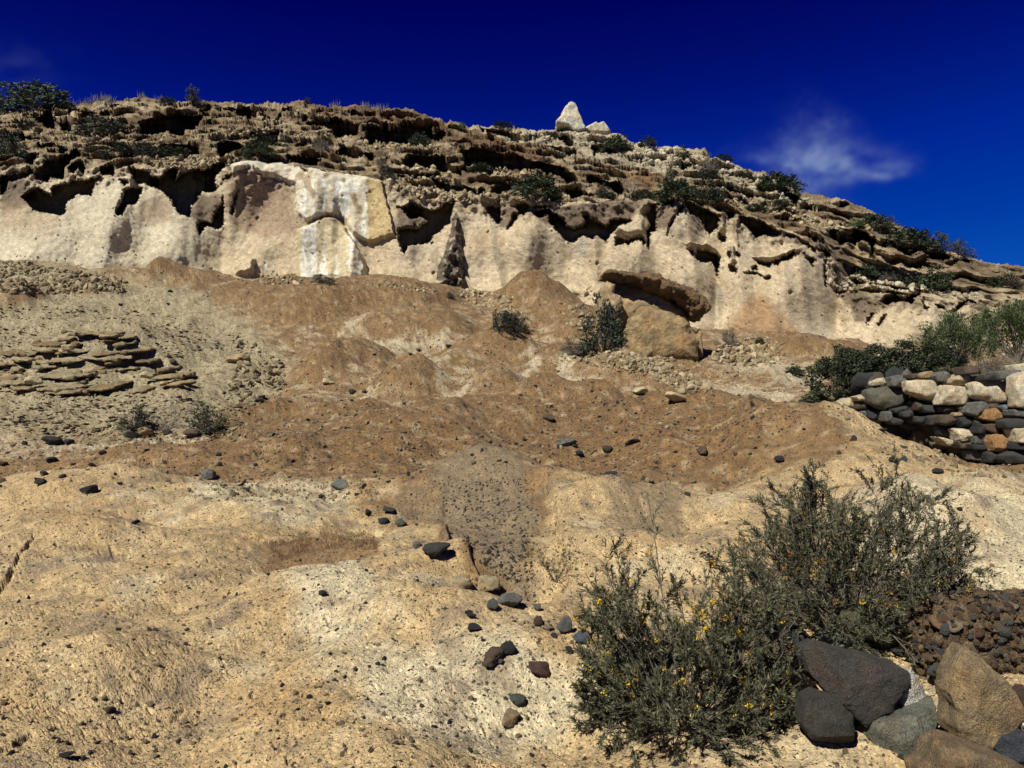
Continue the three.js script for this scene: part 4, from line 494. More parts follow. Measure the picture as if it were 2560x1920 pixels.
// --- layered outcrop on the left slope: thin beds
{
  const R = rng(333), list = [], dome = pts('190,825,300,822,350,850,420,905,460,965,330,985,60,985,-20,975,-20,905,90,870');
  for (let t = 0; t < 900 && list.length < 52; t++) { const q = inPoly(dome, R); if (!q) continue; const hw = 10 + R() ** 1.6 * 46; if (list.some(l => Math.abs(l[1] - q[1]) < 7 && Math.abs(l[0] - q[0]) < (l[2] + hw) * .8)) continue; list.push([q[0], q[1], hw]); }
  const c = groundHit(250, 960), g = grp('layered_outcrop', c); tag(g, 'low outcrop of thin stacked rock beds on the left slope', 'outcrop'); const ms = [stone(164, 143, 101, .8, .04), stone(148, 124, 82, .8, .04), stone(174, 156, 115, .8, .04)];
  list.forEach(([px, r, hw], i) => { const p = groundHit(px, r); if (!p) return; const D = -p.z, w = hw * 1.15 / F * D; const k = nets((x, y, z) => { const q = Math.hypot(x / w, z / .55); return Math.max((q - 1 + n2(x * 1.9 + i * 9, z * 1.9) * .24 + n2(x * 6, z * 6 + i) * .1) * .4, Math.abs(y) - .04 - n3(x * 2, i, z * 2) * .045) ; }, [-w * 1.6, -.45, -1.3], [w * 1.6, .45, 1.3], Math.max(.065, w * .075)); const m = mesh('slab', mottle(boxUV(k), 1.5, i), ms[i % 3], g); m.position.set(p.x, p.y + .01 + R() * .06, p.z).sub(c); m.rotation.set(.16 + R() * .1, (R() - .5) * .4, (250 - px) * -.0005 + (R() - .5) * .1); });
  for (const [px, r, s] of [[178, 886, 26], [100, 968, 28], [378, 950, 22]]) { const p = groundHit(px, r); if (!p) continue; const m = mesh('knob', rockGeos[s % 6], TONE.cream, g), q = s / F * -p.z; m.scale.set(q * 1.2, q, q); m.position.set(p.x, p.y + q * .4, p.z + .3).sub(c); }
}
// --- loose stones one can point at
[[130, 1099, 35, 24, 'black', 'lone black stone at the foot of the pale slope below the thin beds'], [220, 1222, 36, 26, 'black', 'round black stone on the edge of the tan foreground ground'], [519, 1188, 34, 26, 'grey', 'grey stone on the whitish patch above the brown bank'], [848, 1214, 42, 32, 'grey', 'grey boulder at the upper end of the whitish patch'], [482, 1083, 34, 22, 'brown', 'brown stone under the twiggy shrub on the pale slope'], [369, 1076, 46, 28, 'tan', 'largest tan stone under the pair of shrubs on the pale slope'], [330, 1086, 36, 20, 'grey', 'grey stone beside the large tan one under the shrubs'], [822, 951, 28, 22, 'cream', 'cream block on the brown mounds below the slope'], [603, 897, 58, 22, 'tan', 'flat tan slab on the pale slope right of the thin beds'], [1371, 1044, 30, 22, 'brown', 'brown rock among cream stones in the middle of the brown slope'], [1416, 1106, 46, 20, 'grey', 'flat grey stones lying in the middle of the brown slope'], [1451, 1134, 26, 20, 'black', 'square black stone below the flat grey stone'], [1517, 1118, 26, 22, 'dark', 'dark pointed stone right of the square black stone'], [1577, 1103, 40, 12, 'dark', 'long flat dark stone upslope of the farther shrub'], [1534, 1180, 34, 10, 'black', 'thin black sliver of stone on the brown crest'], [1755, 1128, 30, 22, 'brown', 'brown triangular stone above the farther shrub'], [1686, 994, 58, 26, 'cream', 'long cream block on the brown slope left of the wall'], [1596, 974, 46, 20, 'cream', 'knobbly cream rock upslope of the long cream block'], [1373, 1012, 26, 16, 'cream', 'cream stone above the brown rock in the slope middle'],
  [977, 1276, 34, 20, 'dark', 'dark stone topmost of the cluster on the pale ground'], [961, 1300, 27, 18, 'black', 'black square stone in the cluster on the pale ground'], [1004, 1307, 36, 17, 'green', 'long dark green stone in the cluster on the pale ground'], [919, 1283, 21, 20, 'black', 'small black stone leftmost of the cluster on the pale ground'], [1045, 1357, 28, 28, 'grey', 'grey stone beside the rough black rock by the channel edge'], [1091, 1368, 62, 36, 'dark', 'rough black rock at the edge of the channel'], [1218, 1450, 62, 54, 'cream', 'cream boulder at the foot of the grey bank'], [1155, 1454, 56, 34, 'cream', 'low cream lump left of the cream boulder'], [1274, 1497, 58, 38, 'grey', 'pale grey stone below the cream boulder'], [1232, 1512, 27, 32, 'green', 'dark green stone touching the pale grey stone'], [1174, 1527, 22, 18, 'black', 'upper of three black stones in a column'], [1179, 1541, 26, 16, 'black', 'middle of three black stones in a column'], [1188, 1564, 31, 26, 'black', 'lowest of three black stones in a column'], [1347, 1552, 25, 26, 'red', 'reddish stone left of the flowering shrub'], [1410, 1563, 38, 46, 'grey', 'upright grey stone next to the flowering shrub'], [1345, 1516, 24, 22, 'grey', 'small grey stone above the reddish one'], [1372, 1564, 30, 16, 'tan', 'small tan stone between reddish and upright grey stones'], [1452, 1592, 46, 36, 'blue', 'blue grey stone under the edge of the flowering shrub'], [1423, 1620, 28, 18, 'black', 'black stone under the edge of the flowering shrub'], [1270, 1620, 44, 30, 'black', 'black stone behind the large brown stone in the foreground'], [1229, 1640, 66, 36, 'brown', 'large brown stone on the pale foreground'], [1249, 1654, 22, 16, 'blue', 'small blue grey stone leaning on the large brown stone'], [1347, 1660, 60, 42, 'red', 'red brown peaked stone beside the flowering shrub'], [1291, 1746, 40, 30, 'green', 'grey green stone alone on the pale foreground'], [1274, 1790, 52, 46, 'tan', 'tan triangular stone nearest the camera on the pale ground'], [1450, 1530, 60, 28, 'tan', 'pale flat stone behind the shrub edge'], [807, 1482, 25, 14, 'black', 'black stone alone in the middle of the tan ground'], [165, 1893, 26, 16, 'black', 'black stone in the near corner of the tan ground'], [276, 1773, 22, 18, 'olive', 'olive stone on the near tan ground']].forEach(([px, r, w, h, t, l], i) => looseStone(px, r, w, h, t, l, undefined, i + 1));
{ // small ones that nothing tells apart
  const near = [[255,1132,16],[546,1132,18],[132,1149,22],[181,1157,12],[548,1161,14],[101,1205,20],[803,1241,16],[8,1157,18],[173,1105,22],[416,1081,24],[519,1077,22],[434,904,18],[472,997,14],[645,998,22],[1122,865,16],[1046,873,14],[1027,885,9],[1213,965,9],[1301,987,10],[1396,927,10],[1437,1116,16],[1313,1097,14],[1289,1108,12],[935,1179,10],[971,1204,10],[1031,1147,9],[1264,1155,9],[1331,1156,9],[879,978,18],[910,980,16],[892,1236,12],[1040,1311,10],[1208,1595,15],[1387,1590,18],[774,1745,16],[704,1710,14],[338,1304,18],[467,1573,12],[820,1756,14],[170,1612,12],[1950,1150,24],[2235,1150,22],[2345,1178,20],[1838,1135,14],[1990,1290,12],[2320,1240,14],[2400,1270,12],[2200,1400,8],[700,960,9],[760,990,10],[1500,1040,10],[1650,1080,9],[880,1000,10],[1010,1010,9],[1160,1010,9],[590,1230,12],[300,1210,12],[420,1200,10],[640,1160,11],[730,1150,12],[1180,1140,10],[1540,1080,10],[1690,1130,10],[1560,1010,9],[60,1110,12],[560,980,10],[300,760,10],[424,725,12],[420,760,8],[690,915,12]];
  near.forEach(([px, r, w], i) => { const k = r > 1195 ? ['small dark stone lying on the pale tan foreground', 'small dark stones on the tan foreground'] : r > 1030 ? (px < 850 ? ['small dark stone on the brown band left of the grey bank', 'small dark stones on the left brown band'] : px < 1700 ? ['small dark stone on the brown band above the grey bank', 'small dark stones on the middle brown band'] : ['small dark stone on the crest below the dry stone wall', 'small dark stones below the wall']) : px < 760 ? ['small dark stone on the pale olive slope', 'small dark stones on the pale slope'] : ['small dark stone in the gullies among the brown mounds', 'small dark stones among the mounds']; looseStone(px, r, w, w * .7, ['black', 'dark', 'black', 'brown'][i % 4], k[0], k[1], i + 101); });
}
// --- rubble and pebbles that nobody could count
function scatter(name, label, cat, N, seed, place, geoI, tones) {
  const m = new THREE.InstancedMesh(rockGeos[geoI], mat(stoneMap, stoneBump, .02, { color: 0xffffff }), N), R = rng(seed), q = new THREE.Object3D(), c = new THREE.Color(); let k = 0;
  for (let t = 0; t < N * 4 && k < N; t++) { const r = place(R); if (!r) continue; q.position.copy(r.p); q.rotation.set(R() * 6.3, R() * 6.3, R() * 6.3); if (r.flat) q.rotation.set((R() - .5) * .7, R() * 6.3, (R() - .5) * .7); q.scale.set(r.s * (1 + R() * .6), r.s * (r.flat ?? (.6 + R() * .4)), r.s); q.updateMatrix(); m.setMatrixAt(k, q.matrix); const tn = tones[Math.floor(R() * tones.length)], br = GB * (.75 + .4 * R()); m.setColorAt(k, c.setRGB(...alb(...tn).map(v => v * br))); k++; }
  m.count = k; m.name = numbered(name); m.castShadow = m.receiveShadow = true; scene.add(m); return tag(m, label, cat, null, 'stuff');
}
const onGround = (x, D, s, flat) => ({ p: new THREE.Vector3(x, groundH(x, D) + s * .18, -D), s, flat });
const darkT = [[60, 56, 50], [46, 44, 42], [84, 76, 64], [110, 94, 70]], paleT = [[196, 174, 130], [176, 156, 114], [210, 192, 150], [160, 138, 98]];
scatter('pebbles', 'small dark pebbles strewn over the pale foreground ground', 'pebbles', 5200, 21, R => { const D = 2.6 + 9 * R() ** 1.2, x = (R() * 1.7 - .85) * D; if (fbm2(x * .8, D * .8, 3) < -.18 + R() * .3 - .15) return null; return onGround(x, D, .005 + .022 * R() ** 4); }, 6, darkT);
scatter('pebbles', 'pale crumbs of rock strewn over the foreground ground', 'pebbles', 5200, 22, R => { const D = 2.6 + 9 * R() ** 1.2, x = (R() * 1.7 - .85) * D; return onGround(x, D, .006 + .026 * R() ** 4); }, 7, paleT);
scatter('gravel', 'dark gravel scattered over the brown slope', 'gravel', 2600, 23, R => { const D = 9 + 32 * R(), x = (R() * 1.6 - .8) * D; return onGround(x, D, .02 + .07 * R() ** 3); }, 8, darkT);
scatter('gravel', 'pale gravel scattered over the brown slope', 'gravel', 6000, 24, R => { const D = 9 + 33 * R(), x = (R() * 1.6 - .8) * D; if (n2(x * .4, D * .4) < R() - .6) return null; return onGround(x, D, .02 + .07 * R() ** 3); }, 9, paleT);
const RUB = [ // where broken rock lies: outline, number, size range (m)
  ['-20,655,60,652,130,672,260,690,320,705,300,735,160,735,60,735,-20,730', 900, .1, .42], ['0,760,300,770,480,800,560,870,420,900,330,800,0,800', 500, .06, .25], ['560,820,700,900,720,960,640,1020,560,980,600,900', 320, .06, .28], ['0,985,420,985,620,1000,600,1075,300,1095,0,1090', 1000, .04, .2], ['-20,815,120,810,60,990,-20,980', 260, .06, .25],
  ['1140,728,1190,725,1290,745,1260,775,1150,760', 180, .1, .35], ['1380,895,1480,880,1620,905,1650,940,1560,930,1440,910', 240, .06, .25], ['1610,905,1720,920,1780,980,1700,985,1620,940', 240, .06, .3], ['1790,865,1880,840,1960,850,1960,910,1850,920,1780,900', 320, .1, .45], ['1470,870,1600,890,1750,890,1740,905,1560,905', 160, .08, .3], ['1400,720,1480,715,1520,790,1440,830,1400,790', 120, .1, .4], ['880,700,1100,725,1080,735,900,712', 120, .08, .25], ['620,690,740,690,780,712,640,712', 120, .08, .35], ['2060,900,2160,885,2300,870,2300,890,2100,925', 160, .08, .3], ['200,1070,620,1068,800,1085,560,1105,200,1115', 700, .02, .09], ['560,1195,900,1190,960,1240,700,1260,480,1250', 500, .015, .06], ['2250,1130,2600,1150,2600,1200,2350,1190', 160, .02, .1], ['1095,1200,1330,1196,1350,1300,1330,1400,1340,1465,1240,1440,1150,1360,1110,1285', 1500, .008, .05]];
RUB.forEach(([s, n, a, b], i) => { const P = pts(s); scatter('rubble', ['broken tan rubble below the pale cliff on the left', 'thin rock shards on the upper pale slope', 'broken slabs where the pale slope meets the brown mounds', 'shards of rock around the pair of shrubs', 'shards beside the thin rock beds', 'rubble at the foot of the dark pinnacle', 'pale rubble in the gully under the grey bush', 'pale rubble right of the gully bush', 'pale rubble under the dry grey bush at the cliff foot', 'small rubble below the overhanging rock', 'rubble between the dome and the overhanging rock', 'chips along the crest of the brown mound', 'rubble at the foot of the streaked slab', 'rubble behind the round dark bush', 'stony line along the top of the brown band', 'grit on the whitish patch of ground', 'stones at the foot of the dry wall', 'gravelly crust on the grey bank'][i], 'rubble', n, 300 + i, R => { const q = inPoly(P, R); if (!q) return null; const p = surfaceAt(q[0], q[1]); if (!p) return null; const sz = .75 * mix(a, b, R() ** 3); p.y += sz * .12; return { p: p.clone(), s: sz, flat: i === 1 || i === 3 || i === 4 ? .3 : undefined }; }, 6 + i % 4, i === 17 ? [[200, 184, 150], [70, 62, 52], [130, 110, 84], [110, 94, 72]] : i < 5 ? [[178, 158, 118], [160, 142, 104], [194, 176, 136], [130, 112, 80]] : paleT); });
const LED = [['400,395,560,390,600,405,560,418,420,420,330,410,380,398', 260, .12, .4], ['960,455,1100,450,1240,490,1290,498,1200,508,1100,510,980,480', 420, .12, .5], ['1240,485,1420,490,1600,498,1500,506,1300,506', 300, .1, .35], ['2065,695,2110,690,2240,712,2330,720,2440,730,2440,750,2300,735,2200,735,2080,712', 460, .12, .5], ['1180,420,1240,430,1330,445,1290,452,1200,445', 140, .12, .45], ['1000,415,1090,425,1160,440,1080,450,1000,440', 140, .12, .45], ['900,358,1040,362,1150,366,1130,376,960,378,900,372', 180, .12, .5], ['1560,350,1680,368,1760,400,1860,430,1940,460,2000,500,1960,510,1850,460,1740,430,1600,400', 700, .1, .5], ['1250,322,1380,330,1480,345,1560,362,1480,365,1350,350,1250,335', 300, .1, .45], ['1800,470,1920,500,2060,550,2200,575,2180,590,2050,575,1900,530,1800,500', 420, .1, .45], ['0,330,120,335,300,345,420,355,300,365,0,345', 240, .1, .4], ['540,330,760,330,860,345,700,365,560,350', 260, .1, .4], ['2240,560,2330,620,2430,650,2330,640,2250,600', 160, .1, .35]];
LED.forEach(([s, n0, a, b], i) => { const P = pts(s), n = Math.round(n0 * .65); scatter('ledge_rubble', ['broken rock on the ledge above the left caves', 'broken rock piled above the triangular cave', 'broken rock along the lip of the middle cliff', 'white rubble on the right ledge among bushes', 'rubble beside the large green ledge bush', 'rubble under the middle cave', 'rubble on the floor of the high cave', 'broken pale rock on the right skyline slope', 'pale broken rock below the pointed white rock', 'rubble on the slope above the right cliff', 'rubble on the upper left terrace', 'rubble on the upper middle terrace', 'rubble below the right skyline bushes'][i], 'rubble', n, 500 + i, R => { const q = inPoly(P, R); if (!q) return null; const c = cliffAt(q[0], q[1]); if (c.rec > .5) return null; const p = c.p.clone(), sz = .85 * mix(a, b, R() ** 3); p.z += .05; p.y += sz * .05; return { p, s: sz }; }, 6 + i % 4, i === 3 || i === 7 || i === 8 ? [[206, 192, 156], [220, 208, 174], [180, 164, 124]] : paleT); });

// ---------------------------------------------------------------- plants
class Tri {
  constructor() { this.p = []; this.i = []; this.c = []; }
  prism(a, b, ra, rb, tone = 1) {   // a three-sided twig
    const d = new THREE.Vector3().subVectors(b, a).normalize(), u = Math.abs(d.y) > .9 ? new THREE.Vector3(1, 0, 0) : new THREE.Vector3(0, 1, 0), s = new THREE.Vector3().crossVectors(d, u).normalize(), t = new THREE.Vector3().crossVectors(d, s), o = this.p.length / 3;
    for (const [q, r] of [[a, ra], [b, rb]]) for (let k = 0; k < 3; k++) { const x = Math.cos(k * 2.094) * r, y = Math.sin(k * 2.094) * r; this.p.push(q.x + s.x * x + t.x * y, q.y + s.y * x + t.y * y, q.z + s.z * x + t.z * y); this.c.push(tone, tone, tone); }
    for (let k = 0; k < 3; k++) { const n = (k + 1) % 3; this.i.push(o + k, o + n, o + 3 + k, o + n, o + 3 + n, o + 3 + k); }
  }
  leaf(p, d, s, len, w, c) { const o = this.p.length / 3, q = [[0, 0], [.45, w / 2], [1, 0], [.45, -w / 2]]; for (const [a, b] of q) { this.p.push(p.x + d.x * len * a + s.x * b, p.y + d.y * len * a + s.y * b, p.z + d.z * len * a + s.z * b); this.c.push(...c); } this.i.push(o, o + 1, o + 2, o, o + 2, o + 3); }
  geo() { const g = geo(this.p, this.i, null, this.c); g.computeVertexNormals(); return g; }
}
const rnd = (R, k = 1) => new THREE.Vector3((R() - .5) * 2 * k, (R() - .5) * 2 * k, (R() - .5) * 2 * k);
function grow(T, tips, p, d, len, rad, lvl, R, o) {
  const segs = o.segs ?? 3; let a = p.clone(), dir = d.clone(), r = rad;
  for (let s = 0; s < segs; s++) {
    dir.add(rnd(R, o.wob)).add(new THREE.Vector3(0, o.up, 0)).normalize(); const b = a.clone().addScaledVector(dir, len / segs); if (o.inside && !o.inside(b)) return a; const r2 = Math.max(r * o.taper, o.min ?? .0008); T.prism(a, b, r, r2, .7 + R() * .6);
    if (lvl <= (o.leafLvl ?? 1)) tips.push([b.clone(), dir.clone(), lvl]);
    if (lvl > 0 && (s > 0 || lvl < o.levels)) for (let k = 0; k < o.kids; k++) if (R() < o.pk) { const c = dir.clone().add(rnd(R, o.split)).normalize(); grow(T, tips, b, c, len * (o.shrink + R() * .25), r2 * .75, lvl - 1, R, o); }
    a = b; r = r2;
  }
  return a;
}
const leafMat = (o = {}) => new THREE.MeshPhysicalMaterial({ vertexColors: true, roughness: .8, side: THREE.DoubleSide, ...o }), leafM = leafMat(), twigM = new THREE.MeshStandardMaterial({ vertexColors: true, roughness: .9, color: colr(128, 116, 98) }), palewoodM = new THREE.MeshStandardMaterial({ vertexColors: true, roughness: .9, color: colr(168, 156, 134) }), darkwoodM = new THREE.MeshStandardMaterial({ vertexColors: true, roughness: .9, color: colr(74, 62, 48) }), flowerM = new THREE.MeshStandardMaterial({ vertexColors: true, roughness: .8, side: THREE.DoubleSide });
const shade = (R, c, v = .35) => { const k = 1 - v + 2 * v * R(); return alb(...c).map(x => x * k); };
// --- the two flowering shrubs in front
function floweringShrub(label, base, W, H, seed, o) {
  const R = rng(seed), T = new Tri(), L = new Tri(), Fl = new Tri(), tips = [], g = grp('flowering_shrub', base); tag(g, label, 'shrub');
  for (let i = 0; i < o.stems; i++) { const a = i / o.stems * 6.283 + R(), e = R() ** .75, el = Math.acos(1 - e * .93), d = new THREE.Vector3(Math.cos(a) * Math.sin(el), Math.cos(el) + .08, Math.sin(a) * Math.sin(el)).normalize(), reach = 1 / Math.hypot(Math.sin(el) / (W / 2), Math.cos(el) / H), st = new THREE.Vector3(Math.cos(a) * .10 * R() * W, -.02, Math.sin(a) * .10 * R() * W); grow(T, tips, st, d, reach * (.86 + R() * .2), .005, 2, R, { levels: 2, segs: 5, wob: .17, up: .03, taper: .84, kids: 2, pk: .6, split: .8, shrink: .2, leafLvl: 1, min: .0010, inside: q => { const k = 1 + .14 * n3(q.x * 3 + seed, q.y * 3, q.z * 3), x = q.x / (W / 2), y = q.y / H, z = q.z / (W / 2); return x * x + y * y + z * z < k * k; } }); }
  let n = 0; const side = new THREE.Vector3(); tips.sort(() => R() - .5);
  for (const [p, d, lvl] of tips) { if (n > o.leaves) break; if (R() < o.bare(p)) continue; const k = lvl === 0 ? 6 : 4; for (let i = 0; i < k; i++) { const dd = d.clone().add(rnd(R, .8)).normalize(); side.crossVectors(dd, rnd(R)).normalize(); L.leaf(p.clone().addScaledVector(d, -R() * .03), dd, side, 0.018 + R() * .022, .0042 + R() * .0036, shade(R, R() < .22 ? [126, 122, 82] : R() < .5 ? [90, 90, 58] : [64, 66, 43])); n++; } }
  let c = 0; for (const [p, d, lvl] of tips) { if (lvl > 0 || c >= o.flowers || p.y < H * .15 || R() > .3) continue; const old = R() < o.old; for (let i = 0; i < 22; i++) { const q = p.clone().add(rnd(R, .012)), dd = new THREE.Vector3(0, .7, 0).add(rnd(R)).normalize(); side.crossVectors(dd, rnd(R)).normalize(); Fl.leaf(q, dd, side, .011, .007, shade(R, old ? [156, 108, 36] : [236, 192, 34], .25)); } c++; }
  mesh('branches', T.geo(), twigM, g); mesh('foliage', L.geo(), leafM, g); mesh('flowers', Fl.geo(), flowerM, g); console.log(label, tips.length, n, T.i.length / 3);
}
{ const b1 = groundHit(1712, 1806), b2 = groundHit(2125, 1556); b1.y -= .01; b2.y -= .01;
  floweringShrub('nearer flowering shrub with many yellow flower heads', b1, 1.12, 1.2, 61, { stems: 120, leaves: 72000, flowers: 210, old: .15, bare: p => p.x > .15 && p.y < .45 ? .5 : .08 });
  floweringShrub('farther round flowering shrub with rusty flower heads', b2, 1.42, 1.0, 67, { stems: 140, leaves: 72000, flowers: 150, old: .62, bare: p => p.y < .4 ? .5 : .12 });
  const R = rng(5), sp = groundHit(1390, 1455); const T = new Tri(), L = new Tri(), tips = [], g = grp('small_sprig', sp); tag(g, 'small flowering sprig at the foot of the grey bank', 'plant'); for (let i = 0; i < 9; i++) grow(T, tips, new THREE.Vector3(), new THREE.Vector3(R() - .5, .7, R() - .5).normalize(), .2, .003, 1, R, { levels: 1, segs: 3, wob: .2, up: .03, taper: .8, kids: 2, pk: .6, split: .7, shrink: .5 }); const sd = new THREE.Vector3(); for (const [p, d] of tips) for (let i = 0; i < 5; i++) { const dd = d.clone().add(rnd(R, .8)).normalize(); sd.crossVectors(dd, rnd(R)).normalize(); L.leaf(p, dd, sd, .03, .006, shade(R, R() < .1 ? [220, 176, 30] : [92, 94, 58])); } mesh('branches', T.geo(), twigM, g); mesh('foliage', L.geo(), leafM, g);
}
// --- bushes: unit-size models (1 m wide, 1 m high), copied to their places
function bushModel(seed, kind) {
  const R = rng(seed), T = new Tri(), L = new Tri(), tips = [], side = new THREE.Vector3();
  const K = { dense: { n: 3000, len: .08, w: .045, c: [[62, 78, 42], [48, 62, 36], [82, 96, 54]], r: .07, clumps: 130, stems: 12 }, fine: { n: 16000, len: .044, w: .017, c: [[54, 66, 36], [42, 52, 29], [74, 84, 44]], r: .055, clumps: 190, stems: 8 }, dark: { n: 2400, len: .075, w: .04, c: [[50, 60, 38], [38, 46, 30], [66, 74, 46]], r: .08, clumps: 95, stems: 14 }, sparse: { n: 1100, len: .07, w: .028, c: [[66, 76, 46], [86, 92, 56], [52, 58, 38]], r: .08, clumps: 34, stems: 26 }, twig: { n: 2500, len: .03, w: .007, c: [[104, 102, 84], [122, 116, 94]], r: .05, clumps: 90, stems: 120 }, grey: { n: 1500, len: .08, w: .02, c: [[104, 102, 84], [84, 84, 68], [122, 116, 94]], r: .06, clumps: 60, stems: 34 }, green: { n: 3200, len: .06, w: .022, c: [[92, 118, 40], [74, 98, 34], [112, 136, 54]], r: .075, clumps: 80, stems: 18 }, bare: { n: 60, len: .05, w: .02, c: [[110, 106, 80]], r: .05, clumps: 20, stems: 10 } }[kind];
  const cl = []; for (let i = 0; i < K.clumps; i++) { const a = R() * 6.283, e = Math.acos(R() * 1.08 - .08), rr = (kind === 'dense' || kind === 'dark' || kind === 'fine' ? .62 : .45) + R() * .42, x = Math.sin(e) * Math.cos(a), y = Math.cos(e), z = Math.sin(e) * Math.sin(a), lump = 1 + .25 * n3(x * 1.7 + seed, y * 1.7, z * 1.7); cl.push(new THREE.Vector3(x * .5 * rr * lump, .06 + Math.max(0, y) * .92 * rr * lump, z * .5 * rr * lump)); }
  for (let i = 0; i < K.n; i++) { const c = cl[i % cl.length], p = c.clone().add(rnd(R, 1).multiplyScalar(K.r)); if (p.y < 0) p.y = R() * .1; const d = new THREE.Vector3(p.x * 1.2, .25 + p.y * .4, p.z * 1.2).add(rnd(R, .8)).normalize(); side.crossVectors(d, rnd(R)).normalize(); L.leaf(p, d, side, K.len * (.6 + R() * .8), K.w * (.7 + R() * .6), shade(R, K.c[Math.floor(R() * K.c.length)])); }
  for (let i = 0; i < K.stems; i++) { const c = cl[i * 3 % cl.length], m = c.clone().multiplyScalar(.5).add(rnd(R, .06)); const tk = kind === 'fine' || kind === 'twig' ? .35 : 1; T.prism(new THREE.Vector3(R() * .06 - .03, -.05, R() * .06 - .03), m, .016 * tk, .011 * tk, .7 + R() * .6); T.prism(m, c, .011 * tk, .005 * tk, .7 + R() * .6); for (let k = 0; k < 3; k++) { const q = m.clone().add(rnd(R, .22)); q.y = Math.abs(q.y); T.prism(m, q, .007 * tk, .003 * tk, .7 + R() * .6); if (kind === 'grey' || kind === 'twig' || kind === 'sparse' || kind === 'bare') for (let j = 0; j < 3; j++) { const q2 = q.clone().add(rnd(R, .14)); q2.y = Math.abs(q2.y) + .05; T.prism(q, q2, .004 * tk, .002 * tk, .7 + R() * .6); } } }
  return [T.geo(), L.geo()];
}
const models = {}, woods = { fine: darkwoodM, twig: palewoodM, dense: darkwoodM, dark: darkwoodM, sparse: darkwoodM, grey: palewoodM, green: palewoodM, bare: palewoodM };
for (const k of ['dense', 'dark', 'sparse', 'grey', 'green', 'bare', 'fine', 'twig']) models[k] = [0, 1, 2].map(i => bushModel(900 + i * 17 + k.length * 3 + k.charCodeAt(0), k));
let bushN = 0;
